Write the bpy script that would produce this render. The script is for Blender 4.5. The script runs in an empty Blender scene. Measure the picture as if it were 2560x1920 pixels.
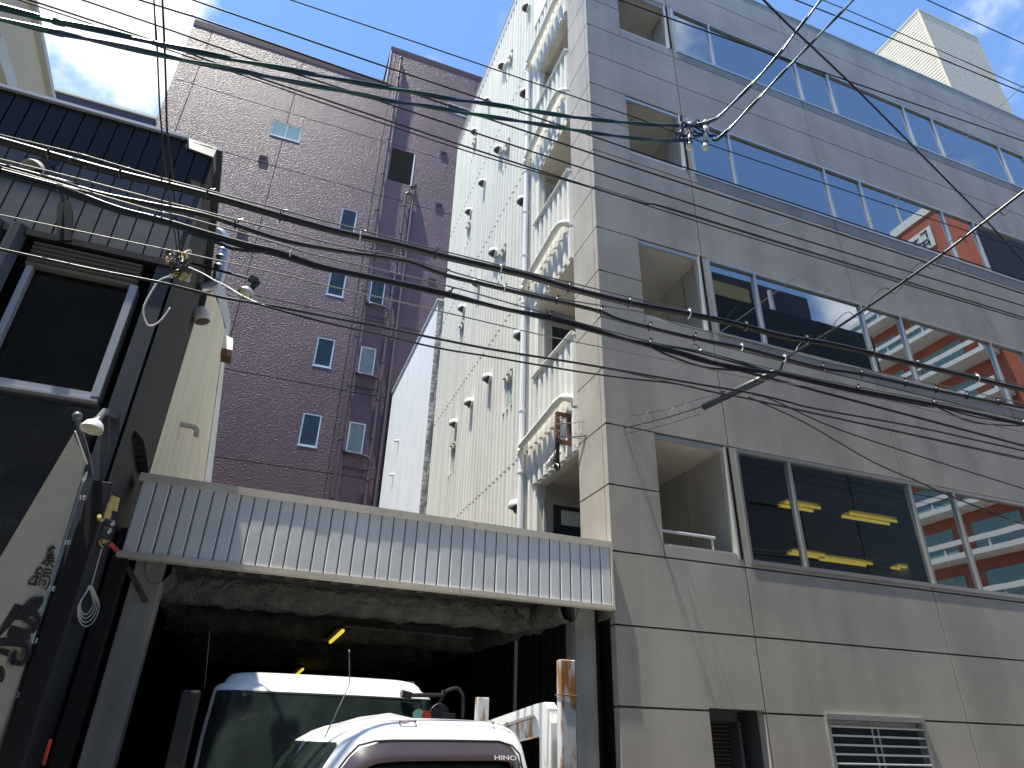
import bpy, bmesh, math, random
from mathutils import Vector, Matrix
random.seed(7)
S = bpy.context.scene
COL = S.collection
# ------------------------------------------------------------------ camera, sky, sun, exposure
# metres; the camera is the origin, X runs along the street, Y away from the camera, Z up
RM = ((0.93362, -0.357505, 0.023336), (0.188543, 0.434904, -0.880517), (0.30464, 0.826468, 0.47344))
FPX = 1669.22
GZ = -1.85                                   # street level
cam = bpy.data.cameras.new('camera')
cam.sensor_width = 36.0
cam.lens = FPX / 2560 * 36.0
cam.clip_start = 0.05
cam.clip_end = 2000
co = bpy.data.objects.new('camera', cam)
COL.objects.link(co)
co.matrix_world = Matrix(((RM[0][0], -RM[1][0], -RM[2][0], 0), (RM[0][1], -RM[1][1], -RM[2][1], 0),
                          (RM[0][2], -RM[1][2], -RM[2][2], 0), (0, 0, 0, 1)))
S.camera = co
SUN = Vector((-0.27, -0.058, 1.0)).normalized()
sd = bpy.data.lights.new('sun', 'SUN')
sd.energy = 4.9
sd.angle = math.radians(0.53)
sd.color = (1.0, 0.945, 0.82)
so = bpy.data.objects.new('sun', sd)
COL.objects.link(so)
so.rotation_euler = SUN.to_track_quat('Z', 'Y').to_euler()
so.location = (0, 0, 60)
W = bpy.data.worlds.new('World')
S.world = W
W.use_nodes = True
nt = W.node_tree
nt.nodes.clear()


def N(t, tree, **kw):
    n = tree.nodes.new(t)
    for k, v in kw.items():
        setattr(n, k, v)
    return n


wo = N('ShaderNodeOutputWorld', nt)
bg = N('ShaderNodeBackground', nt)
sky = N('ShaderNodeTexSky', nt, sky_type='NISHITA')
sky.sun_disc = False
sky.sun_elevation = math.asin(SUN.z)
sky.sun_rotation = math.atan2(SUN.x, SUN.y)
sky.air_density = 1.0
sky.dust_density = 0.15
sky.ozone_density = 2.2
tc = N('ShaderNodeTexCoord', nt)
bg.inputs['Strength'].default_value = 0.12
# clouds: a bank in one part of the sky and faint wisps elsewhere, by direction
cdir = Vector((-0.33, 0.60, 0.73)).normalized()
dot = N('ShaderNodeVectorMath', nt, operation='DOT_PRODUCT')
dot.inputs[1].default_value = cdir
nt.links.new(tc.outputs['Generated'], dot.inputs[0])
bank = N('ShaderNodeMapRange', nt)
bank.inputs['From Min'].default_value = 0.95
bank.inputs['From Max'].default_value = 0.998
nt.links.new(dot.outputs['Value'], bank.inputs['Value'])
ns = N('ShaderNodeTexNoise', nt)
ns.inputs['Scale'].default_value = 5.2
ns.inputs['Detail'].default_value = 9
ns.inputs['Roughness'].default_value = 0.52
nt.links.new(tc.outputs['Generated'], ns.inputs['Vector'])
ad = N('ShaderNodeMath', nt, operation='MULTIPLY_ADD')
ad.inputs[1].default_value = 0.30
nt.links.new(bank.outputs['Result'], ad.inputs[0])
nt.links.new(ns.outputs['Fac'], ad.inputs[2])
cr = N('ShaderNodeMapRange', nt, interpolation_type='SMOOTHSTEP')
cr.inputs['From Min'].default_value = 0.60
cr.inputs['From Max'].default_value = 0.80
nt.links.new(ad.outputs['Value'], cr.inputs['Value'])
mx = N('ShaderNodeMixRGB', nt)
mx.inputs['Color2'].default_value = (7.4, 7.6, 7.9, 1)
nt.links.new(cr.outputs['Result'], mx.inputs['Fac'])
tint = N('ShaderNodeVectorMath', nt, operation='MULTIPLY')
tint.inputs[1].default_value = (.95, 1.12, 1.25)
nt.links.new(sky.outputs['Color'], tint.inputs[0])
nt.links.new(tint.outputs['Vector'], mx.inputs['Color1'])
nt.links.new(mx.outputs['Color'], bg.inputs['Color'])
nt.links.new(bg.outputs['Background'], wo.inputs['Surface'])
S.view_settings.view_transform = 'Standard'
S.view_settings.look = 'None'
S.view_settings.exposure = 1.0
S.view_settings.gamma = 1.0
S.cycles.max_bounces = 8
S.cycles.transparent_max_bounces = 8


# ------------------------------------------------------------------ geometry helpers
def ray(u, v):
    a, b = (u - 1280) / FPX, (v - 960) / FPX
    return Vector(tuple(RM[0][i] * a + RM[1][i] * b + RM[2][i] for i in range(3)))


def PY(u, v, y):
    r = ray(u, v)
    return r * (y / r.y)


def PX(u, v, x):
    r = ray(u, v)
    return r * (x / r.x)


def PP(u, v, p, n):
    r = ray(u, v)
    return r * (p.dot(n) / r.dot(n))


def root_of(o):
    while o.parent:
        o = o.parent
    return o


class MB:
    def __init__(s):
        s.v, s.f = [], []

    def poly(s, pts):
        k = len(s.v)
        s.v += [Vector(p) for p in pts]
        s.f.append(tuple(range(k, k + len(pts))))
        return s

    def box(s, x0, x1, y0, y1, z0, z1):
        k = len(s.v)
        s.v += [Vector((x, y, z)) for z in (z0, z1) for y in (y0, y1) for x in (x0, x1)]
        for q in ((0, 2, 3, 1), (4, 5, 7, 6), (0, 1, 5, 4), (2, 6, 7, 3), (0, 4, 6, 2), (1, 3, 7, 5)):
            s.f.append(tuple(k + i for i in q))
        return s

    def prism(s, pts, d):
        """closed outline pts swept by vector d"""
        k, n, d = len(s.v), len(pts), Vector(d)
        s.v += [Vector(p) for p in pts] + [Vector(p) + d for p in pts]
        s.f.append(tuple(range(k + n - 1, k - 1, -1)))
        s.f.append(tuple(range(k + n, k + 2 * n)))
        for i in range(n):
            j = (i + 1) % n
            s.f.append((k + i, k + j, k + n + j, k + n + i))
        return s

    def bar(s, a, b, w, h, up=(0, 0, 1)):
        a, b = Vector(a), Vector(b)
        d = (b - a).normalized()
        u = Vector(up)
        if abs(d.dot(u)) > .98:
            u = Vector((0, 1, 0))
        x = d.cross(u).normalized() * (w / 2)
        y = x.cross(d).normalized() * (h / 2)
        return s.prism([a - x - y, a + x - y, a + x + y, a - x + y], b - a)

    def tube(s, pts, r, n=8, cap=True):
        pts = [Vector(p) for p in pts]
        m = len(pts)
        rs = r if isinstance(r, (list, tuple)) else [r] * m
        t0 = (pts[1] - pts[0]).normalized()
        u = t0.orthogonal().normalized()
        k = len(s.v)
        for i in range(m):
            t = (pts[min(i + 1, m - 1)] - pts[max(i - 1, 0)])
            t = t.normalized() if t.length > 1e-9 else t0
            u = (u - t * u.dot(t))
            u = u.normalized() if u.length > 1e-6 else t.orthogonal().normalized()
            w = t.cross(u)
            for j in range(n):
                a = 2 * math.pi * j / n
                s.v.append(pts[i] + (u * math.cos(a) + w * math.sin(a)) * rs[i])
        for i in range(m - 1):
            for j in range(n):
                a, b = k + i * n + j, k + i * n + (j + 1) % n
                s.f.append((a, b, b + n, a + n))
        if cap:
            s.f.append(tuple(k + j for j in range(n - 1, -1, -1)))
            s.f.append(tuple(k + (m - 1) * n + j for j in range(n)))
        return s

    def lathe(s, c, axis, prof, n=14):
        """prof: (distance along axis, radius)"""
        c, axis = Vector(c), Vector(axis).normalized()
        s.tube([c + axis * a for a, r in prof], [max(r, 1e-4) for a, r in prof], n)
        return s

    def relief(s, P, u0, u1, v0, v1, cells, maxd=.2):
        """a wall as a field of rectangles set back by depth; cells (u0,u1,v0,v1,depth|None); the first one wins"""
        def cuts(a, b, k):
            c = sorted({round(min(max(x, a), b), 4) for x in [a, b] + [q for ce in cells for q in ce[k:k + 2]]})
            return [x for i, x in enumerate(c) if i == 0 or x - c[i - 1] > 1e-3]
        us, vs = cuts(u0, u1, 0), cuts(v0, v1, 2)
        D = {}
        for i in range(len(us) - 1):
            for j in range(len(vs) - 1):
                cu, cv = (us[i] + us[i + 1]) / 2, (vs[j] + vs[j + 1]) / 2
                d = 0.0
                for ce in cells:
                    if ce[0] < cu < ce[1] and ce[2] < cv < ce[3]:
                        d = maxd if ce[4] is None else ce[4]
                        d = (d, ce[4] is None)
                        break
                else:
                    d = (0.0, False)
                D[i, j] = d
        for (i, j), (d, hole) in D.items():
            if not hole:
                s.poly([P(us[i], vs[j], d), P(us[i + 1], vs[j], d), P(us[i + 1], vs[j + 1], d), P(us[i], vs[j + 1], d)])
            r = D.get((i + 1, j))
            if r and abs(r[0] - d) > 1e-5:
                s.poly([P(us[i + 1], vs[j], d), P(us[i + 1], vs[j], r[0]), P(us[i + 1], vs[j + 1], r[0]), P(us[i + 1], vs[j + 1], d)])
            r = D.get((i, j + 1))
            if r and abs(r[0] - d) > 1e-5:
                s.poly([P(us[i], vs[j + 1], d), P(us[i], vs[j + 1], r[0]), P(us[i + 1], vs[j + 1], r[0]), P(us[i + 1], vs[j + 1], d)])
        return s

    def build(s, name, m, parent=None, smooth=False, bevel=0, fix=False):
        off = Vector(root_of(parent).location) if parent else Vector((0, 0, 0))
        me = bpy.data.meshes.new(name)
        me.from_pydata([tuple(p - off) for p in s.v], [], s.f)
        if fix:
            b = bmesh.new()
            b.from_mesh(me)
            bmesh.ops.remove_doubles(b, verts=b.verts, dist=1e-4)
            bmesh.ops.recalc_face_normals(b, faces=b.faces)
            b.to_mesh(me)
            b.free()
        if smooth:
            for p in me.polygons:
                p.use_smooth = True
        me.materials.append(m)
        o = bpy.data.objects.new(name, me)
        COL.objects.link(o)
        if parent:
            o.parent = parent
        if bevel:
            md = o.modifiers.new('bevel', 'BEVEL')
            md.width = bevel
            md.segments = 2
            md.limit_method = 'ANGLE'
        return o


def tag(o, label=None, cat=None, group=None, kind=None):
    for k, v in (('label', label), ('category', cat), ('group', group), ('kind', kind)):
        if v:
            o[k] = v
    return o


def thing(name, label, cat, loc, group=None):
    o = bpy.data.objects.new(name, None)
    COL.objects.link(o)
    o.location = loc
    o.empty_display_size = .2
    return tag(o, label, cat, group)


def spline(pts, per=8):
    """Catmull-Rom through 3-D points"""
    pts = [Vector(p) for p in pts]
    if len(pts) < 3:
        return [pts[0].lerp(pts[-1], i / per) for i in range(per + 1)]
    P = [pts[0] * 2 - pts[1]] + pts + [pts[-1] * 2 - pts[-2]]
    out = []
    for i in range(1, len(P) - 2):
        p0, p1, p2, p3 = P[i - 1], P[i], P[i + 1], P[i + 2]
        for k in range(per):
            t = k / per
            out.append(.5 * ((2 * p1) + (p2 - p0) * t + (2 * p0 - 5 * p1 + 4 * p2 - p3) * t * t + (3 * p1 - p0 - 3 * p2 + p3) * t ** 3))
    out.append(pts[-1])
    return out


# ------------------------------------------------------------------ materials (all procedural)
def mat(name, col, rough=.6, metal=0, spec=.5, mott=0, mscale=1.5, streak=0, sscale=3.0, stain=None, bump=None, fine=0,
        coat=0, emit=None, seed=0):
    m = bpy.data.materials.new(name)
    m.use_nodes = True
    t = m.node_tree
    b = t.nodes['Principled BSDF']
    L = t.links.new
    b.inputs['Roughness'].default_value = rough
    b.inputs['Metallic'].default_value = metal
    b.inputs['Specular IOR Level'].default_value = spec
    b.inputs['Coat Weight'].default_value = coat
    b.inputs['Coat Roughness'].default_value = .06
    c = N('ShaderNodeTexCoord', t)
    cur = N('ShaderNodeRGB', t)
    cur.outputs[0].default_value = (*col, 1)
    out = cur.outputs[0]

    def noise(scale, det=4, stretch=None, rg=.55):
        src = c.outputs['Object']
        mp = N('ShaderNodeMapping', t)
        mp.inputs['Location'].default_value = (seed * 3.1, seed * 1.7, seed * .9)
        if stretch:
            mp.inputs['Scale'].default_value = stretch
        L(src, mp.inputs['Vector'])
        n = N('ShaderNodeTexNoise', t)
        n.inputs['Scale'].default_value = scale
        n.inputs['Detail'].default_value = det
        n.inputs['Roughness'].default_value = rg
        L(mp.outputs['Vector'], n.inputs['Vector'])
        return n.outputs['Fac']

    def shade(out, fac, lo, hi, fmin=.3, fmax=.7):
        r = N('ShaderNodeMapRange', t)
        r.inputs['From Min'].default_value = fmin
        r.inputs['From Max'].default_value = fmax
        r.inputs['To Min'].default_value = lo
        r.inputs['To Max'].default_value = hi
        L(fac, r.inputs['Value'])
        v = N('ShaderNodeVectorMath', t, operation='SCALE')
        L(out, v.inputs[0])
        L(r.outputs['Result'], v.inputs['Scale'])
        return v.outputs['Vector']
    if mott:
        out = shade(out, noise(mscale), 1 - mott, 1 + mott * .6)
    if fine:
        out = shade(out, noise(60, 3), 1 - fine, 1 + fine)
    if streak:
        out = shade(out, noise(sscale, 3, (1, 1, .06)), 1 - streak, 1.03, .35, .6)
    if stain:
        scol, lo, hi, sc, st = stain
        r = N('ShaderNodeMapRange', t, interpolation_type='SMOOTHSTEP')
        r.inputs['From Min'].default_value = lo
        r.inputs['From Max'].default_value = hi
        L(noise(sc, 7, st, .62), r.inputs['Value'])
        q = N('ShaderNodeMixRGB', t)
        q.inputs['Color2'].default_value = (*scol, 1)
        L(r.outputs['Result'], q.inputs['Fac'])
        L(out, q.inputs['Color1'])
        out = q.outputs['Color']
    L(out, b.inputs['Base Color'])
    if bump:
        h = None
        for sc, st, di in bump:
            bn = N('ShaderNodeBump', t)
            bn.inputs['Strength'].default_value = st
            bn.inputs['Distance'].default_value = di
            L(noise(sc, 3), bn.inputs['Height'])
            if h:
                L(h, bn.inputs['Normal'])
            h = bn.outputs['Normal']
        L(h, b.inputs['Normal'])
    if emit:
        b.inputs['Emission Color'].default_value = (*emit[0], 1)
        b.inputs['Emission Strength'].default_value = emit[1]
    return m


def glass(name, tint=(.5, .56, .56), ior=2.0, rough=0.0, wavy=0, base=0.0):
    m = bpy.data.materials.new(name)
    m.use_nodes = True
    t = m.node_tree
    t.nodes.clear()
    L = t.links.new
    o = N('ShaderNodeOutputMaterial', t)
    mix = N('ShaderNodeMixShader', t)
    tr = N('ShaderNodeBsdfTransparent', t)
    tr.inputs['Color'].default_value = (*tint, 1)
    gl = N('ShaderNodeBsdfGlossy', t)
    gl.inputs['Roughness'].default_value = rough
    gl.inputs['Color'].default_value = (.92, .97, 1, 1)
    fr = N('ShaderNodeFresnel', t)
    fr.inputs['IOR'].default_value = ior
    f = fr.outputs['Fac']
    if base:
        a = N('ShaderNodeMath', t, operation='ADD', use_clamp=True)
        a.inputs[1].default_value = base
        L(f, a.inputs[0])
        f = a.outputs['Value']
    if wavy:
        c = N('ShaderNodeTexCoord', t)
        n = N('ShaderNodeTexNoise', t)
        n.inputs['Scale'].default_value = 1.1
        n.inputs['Detail'].default_value = 1
        bn = N('ShaderNodeBump', t)
        bn.inputs['Strength'].default_value = wavy
        bn.inputs['Distance'].default_value = .02
        L(c.outputs['Object'], n.inputs['Vector'])
        L(n.outputs['Fac'], bn.inputs['Height'])
        L(bn.outputs['Normal'], gl.inputs['Normal'])
    L(f, mix.inputs['Fac'])
    L(tr.outputs[0], mix.inputs[1])
    L(gl.outputs[0], mix.inputs[2])
    L(mix.outputs[0], o.inputs['Surface'])
    return m


M = {}
M['panel'] = mat('facade_panel', (.415, .385, .335), .45, spec=.38, mott=.16, mscale=.9, streak=.13, sscale=1.7, fine=.06,
                 stain=((.21, .175, .165), .56, .86, .9, (1, 1, .60)))
M['white_rib'] = mat('white_ribbed_panel', (.70, .69, .63), .8, spec=.2, mott=.05, mscale=2, streak=.12, sscale=3,
                     bump=[(38, .55, .012)], stain=((.52, .48, .38), .62, .85, 2.2, (1, 1, .12)))
M['white_flat'] = mat('white_painted_render', (.74, .74, .72), .7, spec=.3, mott=.05, streak=.06)
M['soffit'] = mat('balcony_soffit', (.60, .565, .50), .8, mott=.06)
M['balcony'] = mat('balcony_wall', (.42, .40, .36), .7, mott=.1, streak=.1)
M['pvc'] = mat('white_pipe_plastic', (.80, .82, .83), .35, mott=.03, streak=.06)
M['pvc_old'] = mat('yellowed_gutter_plastic', (.78, .77, .70), .4, mott=.06, stain=((.45, .42, .28), .60, .8, 5, (1, 1, 1)))
M['alu'] = mat('anodised_aluminium', (.52, .52, .50), .38, metal=.75, mott=.06, mscale=6)
M['alu_pale'] = mat('pale_aluminium', (.66, .66, .63), .35, metal=.55, mott=.05, mscale=6)
M['alu_blue'] = mat('blue_grey_aluminium', (.50, .52, .56), .4, metal=.3, mott=.06)
M['glass'] = glass('office_glass', (.42, .46, .46), 1.9, wavy=.03, base=.20)
M['glass_dark'] = mat('frosted_window_glass', (.028, .042, .048), .2, spec=.4, mott=.35, mscale=1.2)
M['glass_pale'] = mat('frosted_pale_glass', (.16, .20, .19), .25, spec=.7, mott=.3, mscale=2)
M['glass_teal'] = mat('frosted_teal_glass', (.34, .45, .43), .2, spec=.6, mott=.08)
M['interior'] = mat('office_interior', (.13, .125, .115), .9, mott=.1)
M['ceiling'] = mat('office_ceiling', (.42, .40, .35), .9)
M['blind'] = mat('window_blind', (.36, .35, .25), .6)
M['tube_light'] = mat('fluorescent_tube', (.9, .8, .3), .5, emit=((1.0, .74, .10), .42))
M['hood'] = mat('vent_hood_paint', (.72, .72, .70), .4, mott=.04)
M['hood_in'] = mat('vent_hood_inside', (.11, .095, .085), .8)
M['door'] = mat('balcony_door', (.42, .40, .36), .5, mott=.08)
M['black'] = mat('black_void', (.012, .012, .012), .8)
M['brown_mesh'] = mat('brown_shutter', (.045, .032, .026), .6)
M['siding_cream'] = mat('cream_siding', (.62, .575, .48), .6, mott=.05, mscale=3)
M['purple'] = mat('purple_stucco', (.105, .058, .070), .44, spec=.5, mott=.18, mscale=.5, streak=.12, sscale=1.2,
                  bump=[(15, .9, .035), (6, .3, .03)], fine=.25)
M['purple_trim'] = mat('purple_metal_trim', (.040, .026, .036), .6, spec=.25, mott=.1)
M['purple_pipe'] = mat('purple_painted_pipe', (.075, .05, .065), .38, mott=.15)
M['greywall'] = mat('pale_blue_render', (.70, .735, .77), .75, mott=.05, mscale=1.4, streak=.05, bump=[(25, .15, .01)])
M['mortar'] = mat('rough_mortar', (.35, .345, .335), .9, mott=.25, mscale=3, bump=[(6, .9, .08), (20, .5, .03)])
M['navy'] = mat('navy_shade_colour', (.022, .02, .034), .5, mott=.1)  # dark colour carries the shade on the annex wall
M['beige'] = mat('beige_render', (.60, .54, .42), .8, mott=.04, bump=[(50, .1, .005)])
M['trim_pale'] = mat('pale_metal_trim', (.62, .66, .64), .5, mott=.05)
M['shop_dark'] = mat('charcoal_metal_siding', (.016, .016, .018), .5, spec=.3, mott=.15)
M['shop_panel'] = mat('slate_metal_siding', (.115, .118, .128), .42, spec=.5, mott=.12, mscale=2, streak=.08, bump=[(2.2, .12, .03)])
M['shop_gloss'] = mat('glossy_black_board', (.014, .015, .017), .22, spec=.45, mott=.2, stain=((.17, .175, .19), .50, .85, 1.6, (1, 1, 1)), bump=[(1.2, .06, .03)])  # large pale grey patches mixed into the board colour
M['shop_side'] = mat('charcoal_corrugated_sheet', (.020, .0195, .021), .5, mott=.2, streak=.15)
M['shop_post'] = mat('grey_metal_post', (.075, .08, .092), .4, mott=.15, streak=.2)
M['gutter'] = mat('grey_green_gutter_metal', (.16, .175, .165), .45, mott=.1)
M['shutter_rib'] = mat('taupe_shutter_box', (.15, .145, .125), .5, mott=.1)
M['shop_glass'] = mat('dark_shop_glass', (.012, .013, .011), .12, spec=.35, mott=.5, mscale=2, bump=[(40, .06, .004)])
M['cream'] = mat('cream_corrugated_sheet', (.88, .82, .62), .55, mott=.06, mscale=1.5, streak=.12, sscale=3)
M['galv'] = mat('galvanised_steel', (.50, .52, .54), .32, metal=.85, mott=.2, mscale=4)
M['sheet_grey'] = mat('pale_sheet_metal', (.52, .52, .52), .5, mott=.05)
M['slat'] = mat('blue_grey_fascia_sheet', (.68, .695, .70), .45, spec=.4, mott=.10, mscale=1.8, fine=.03, bump=[(3.0, .16, .03)],
                stain=((.28, .22, .15), .68, .9, 5, (1, 1, .3)))
M['flash'] = mat('weathered_beige_flashing', (.58, .53, .44), .5, mott=.15, mscale=3, stain=((.26, .17, .09), .58, .82, 6, (1, 1, 1)))
M['conc'] = mat('stained_concrete', (.30, .30, .28), .85, mott=.22, mscale=2.5, streak=.2, sscale=5, bump=[(14, .25, .02)])
M['spray'] = mat('sprayed_insulation', (.19, .182, .165), .95, mott=.45, mscale=5, bump=[(7, 1.0, .12), (22, .6, .04)])
M['deck'] = mat('dirty_steel_deck', (.06, .056, .05), .8, mott=.3, mscale=3)
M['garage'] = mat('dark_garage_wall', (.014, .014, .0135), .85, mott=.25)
M['truck_white'] = mat('white_truck_paint', (.80, .80, .785), .28, coat=.5, mott=.02,
                       stain=((.50, .33, .16), .74, .90, 7, (1, 1, .35)))
M['truck_glass'] = mat('truck_windscreen', (.016, .024, .022), .06, spec=.55, mott=.5, mscale=3)
M['truck_in'] = mat('truck_cabin_dark', (.02, .024, .024), .8)
M['visor'] = mat('smoked_visor_plastic', (.050, .036, .036), .16, spec=.7, mott=.2, mscale=6)
M['rubber'] = mat('black_rubber', (.018, .018, .02), .5)
M['black_plastic'] = mat('black_plastic', (.022, .024, .028), .32)
M['rusty'] = mat('rusty_white_steel', (.58, .60, .60), .5, mott=.08, streak=.1, sscale=6,
                 seed=2, stain=((.30, .13, .035), .46, .60, 5.0, (2.6, 2.6, .7)))
M['frame_white'] = mat('chipped_white_steel', (.68, .68, .65), .4, mott=.06, stain=((.13, .08, .05), .64, .70, 14, (1, 1, .6)))
M['rust'] = mat('rusted_brown_iron', (.15, .065, .035), .7, mott=.3, mscale=14, stain=((.45, .22, .06), .58, .75, 16, (1, 1, 1)))
M['cable'] = mat('black_cable_sheath', (.016, .016, .018), .30, spec=.6)
M['wire'] = mat('black_wire', (.012, .012, .014), .45)
M['steel_wire'] = mat('galvanised_strand', (.26, .25, .23), .4, metal=.6)
M['green'] = mat('green_insulation', (.012, .105, .075), .28, spec=.6)
M['blue'] = mat('blue_insulation', (.016, .045, .105), .28, spec=.6)
M['porcelain'] = mat('white_porcelain', (.72, .71, .66), .2, coat=.3)
M['sleeve'] = mat('dark_cable_sleeve', (.030, .036, .046), .42, mott=.15)
M['cloth'] = mat('beige_banner_cloth', (.40, .37, .295), .9, mott=.10, mscale=3, bump=[(3, .3, .05)])
M['ink'] = mat('black_brush_ink', (.012, .010, .010), .8)
M['vinyl'] = glass('clear_vinyl_strip', (.72, .74, .74), 1.5, rough=.25, base=.06)
M['lamp_white'] = mat('white_lamp_enamel', (.72, .72, .68), .3, coat=.3)
M['lamp_in'] = mat('lamp_reflector', (.60, .55, .38), .35)
M['yellow'] = mat('yellowed_insulating_cover', (.52, .38, .13), .5, mott=.2, mscale=20)
M['red'] = mat('red_plastic_grip', (.42, .04, .02), .4)
M['white_cord'] = mat('white_cord', (.58, .57, .53), .6)
M['asphalt'] = mat('asphalt', (.052, .052, .054), .85, mott=.25, mscale=3, bump=[(60, .4, .01)])
M['pave'] = mat('concrete_pavement', (.30, .29, .27), .85, mott=.15, mscale=4)
M['ground'] = mat('bare_ground', (.20, .19, .17), .9, mott=.2)
M['orange'] = mat('orange_tile', (.42, .105, .05), .5, mott=.1)
M['band'] = mat('white_balcony_band', (.72, .71, .68), .6)
M['brown_tile'] = mat('dark_brown_tile', (.060, .045, .040), .5, mott=.15)
M['louver'] = mat('dark_louver', (.040, .040, .034), .5)
M['bal_glass'] = mat('balcony_glass', (.20, .30, .28), .2, spec=.6)
M['dull_green'] = mat('hanging_sticker_green', (.20, .40, .33), .5)

# ------------------------------------------------------------------ ground
mb = MB()
mb.poly([(-400, -400, GZ), (400, -400, GZ), (400, 400, GZ), (-400, 400, GZ)])
tag(mb.build('ground', M['ground']), 'flat city ground under the buildings', 'ground', kind='structure')
mb = MB()
mb.poly([(-120, -4.2, GZ + .004), (120, -4.2, GZ + .004), (120, 5.7, GZ + .004), (-120, 5.7, GZ + .004)])
tag(mb.build('road', M['asphalt']), 'asphalt street in front of the buildings', 'road', kind='structure')
mb = MB()
mb.box(-120, 120, 5.7, 7.4, GZ - .1, GZ + .13)
mb.box(-120, 120, -6, -4.2, GZ - .1, GZ + .13)
tag(mb.build('pavement', M['pave']), 'narrow raised pavements along the street', 'pavement', kind='structure')

# ------------------------------------------------------------------ grey office building
FY, XC = 7.5, 4.18
J = lambda i: 2.19 + .896 * i
XJ = [XC, 6.24] + [9.70 + 3.455 * i for i in range(7)]
XR = XJ[-1]
off = thing('office_building', 'grey panelled five storey office block with ribbon windows and a white ribbed side wall', 'building', (XC, FY, GZ))
top = J(16)
WIN = {0: (2.25, 3.97), 4: (5.98, 7.56), 8: (9.60, 11.14), 12: (13.18, 14.70)}      # window zones by joint number
holes = []
for k, (z0, z1) in WIN.items():
    holes.append((6.34, XR - .1, z0, z1, None))
    holes.append((4.96, 6.17, z0 + (.10 if k == 0 else 0), z1, None))
holes.append((5.40, 6.21, GZ, .43, None))                                            # ground floor shutter recess
holes.append((7.15, 8.84, -.62, .43, None))                                          # barred window
g = .012
for i in range(-4, 17):
    zz = J(i)
    if i in (1, 5, 9, 13):
        holes.append((XC, 4.96, zz - g, zz + g, .045))
    elif i != 16:
        holes.append((XC, XR, zz - g, zz + g, .08))
for x in XJ[1:-1]:
    holes.append((x - .011, x + .011, GZ, top, .08))
for k in (4, 8, 12, 0):
    holes.append((4.955, 4.967, J(k), WIN[k][0] + .12, .045))
# front facade
mb = MB()
mb.relief(lambda u, v, d: Vector((u, FY + d, v)), XC, XR, GZ, top, holes, .13)
# return of the corner, facing the gap (unfolded onto the X plane)
rh = [(FY, 8.37, J(i) - g, J(i) + g, .08) for i in range(-4, 16)]
rh.insert(0, (FY + .13, 8.37, GZ, 1.40, None))  # return cut away here for the black shade sheet
rh.append((FY + .115, FY + .127, GZ, top, .03))
mb.relief(lambda u, v, d: Vector((XC + d, u, v)), FY, 8.37, GZ, top, rh, .13)
mb.poly([(XC, 8.37, GZ), (4.96, 8.37, GZ), (4.96, 8.37, top), (XC, 8.37, top)])
mb.poly([(4.96, 7.63, GZ), (4.96, 8.37, GZ), (4.96, 8.37, top), (4.96, 7.63, top)])
mb.build('facade_wall', M['panel'], off)
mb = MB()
mb.poly([(4.25, 7.64, GZ), (4.25, 8.36, GZ), (4.25, 8.36, 1.4), (4.25, 7.64, 1.4)])  # black sheet stands in for the canopy's shade on this return wall
mb.build('return_shade', M['black'], off)
mb = MB()
mb.box(XC - .01, XR, FY - .012, FY + .30, top, top + .05)
mb.box(XC - .012, XC + .2, FY + .301, 8.36, top, top + .05)
mb.build('coping', M['alu'], off)
# balconies in the corner (open to the street and to the gap)
for k, (z0, z1) in WIN.items():
    bal = MB()
    sof = MB()
    lo = (-1.0 if k == 0 else J(k) - .05)
    bal.poly([(4.3, 10.03, lo), (6.24, 10.03, lo), (6.24, 10.03, z1), (4.3, 10.03, z1)])
    bal.poly([(6.235, 7.64, lo), (6.235, 10.03, lo), (6.235, 10.03, z1), (6.235, 7.64, z1)])
    bal.poly([(XC + .02, 7.6, lo), (6.24, 7.6, lo), (6.24, 10.03, lo), (XC + .02, 10.03, lo)])
    for j in range(3):
        yy = 8.1 + .55 * j
        bal.box(6.215, 6.2349, yy, yy + .02, lo, z1)
    for j in range(3):
        xx = 5.25 + .33 * j
        bal.box(xx, xx + .015, 10.018, 10.0295, lo, z1)
    sz = z1 - .004
    sof.box(XC + .03, 6.24, 7.63, 10.03, sz, sz + .10)
    sof.box(XC - .002, XC + .029, 8.37, 10.03, sz - .002, sz + .10)
    bal.build('balcony_wall', M['balcony'], off)
    sof.build('balcony_soffit', M['soffit'], off)
for k, (z0, z1) in WIN.items():
    # door in the back wall, seen through the side opening
    zd = z1 - .28
    d = MB()
    d.box(4.34, 5.12, 9.985, 10.02, zd - 2.0, zd)
    d.box(4.30, 4.34, 9.96, 10.025, zd - 2.0, zd + .05)
    d.box(5.12, 5.17, 9.96, 10.025, zd - 2.0, zd + .05)
    d.box(4.34, 5.12, 9.96, 10.025, zd, zd + .05)
    door = d.build('door', M['door'], off)
    d = MB()
    d.box(4.48, 5.0, 9.972, 9.984, zd - 1.2, zd - .12)
    d.build('pane', M['glass_dark'], door)
    if k == 0:
        d = MB()
        d.box(4.62, 4.98, 9.966, 9.971, zd - .45, zd - .2)
        d.build('notice', M['trim_pale'], door)
# opening trims at the facade: mullion posts and rails
for k, (z0, z1) in WIN.items():
    f = MB()
    f.box(6.145, 6.175, 7.49, 7.62, z0 + .04, z1 - .01)
    f.box(6.19, 6.225, 7.50, 7.60, z0 + .04, z1 - .01)
    f.box(4.965, 6.14, 7.515, 7.60, z0 + (.10 if k == 0 else 0) - .001, z0 + (.13 if k == 0 else .05))
    f.box(4.965, 6.14, 7.52, 7.58, z1 - .07, z1 - .004)
    if k == 0:
        f.tube([(4.97, 7.58, z0 + .32), (5.85, 7.58, z0 + .32)], .022, 8)
        f.tube([(5.80, 7.58, z0 + .31), (5.80, 7.58, z0 + .1)], .018, 8)
    f.build('balcony_rail', M['alu_pale'], off)
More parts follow.
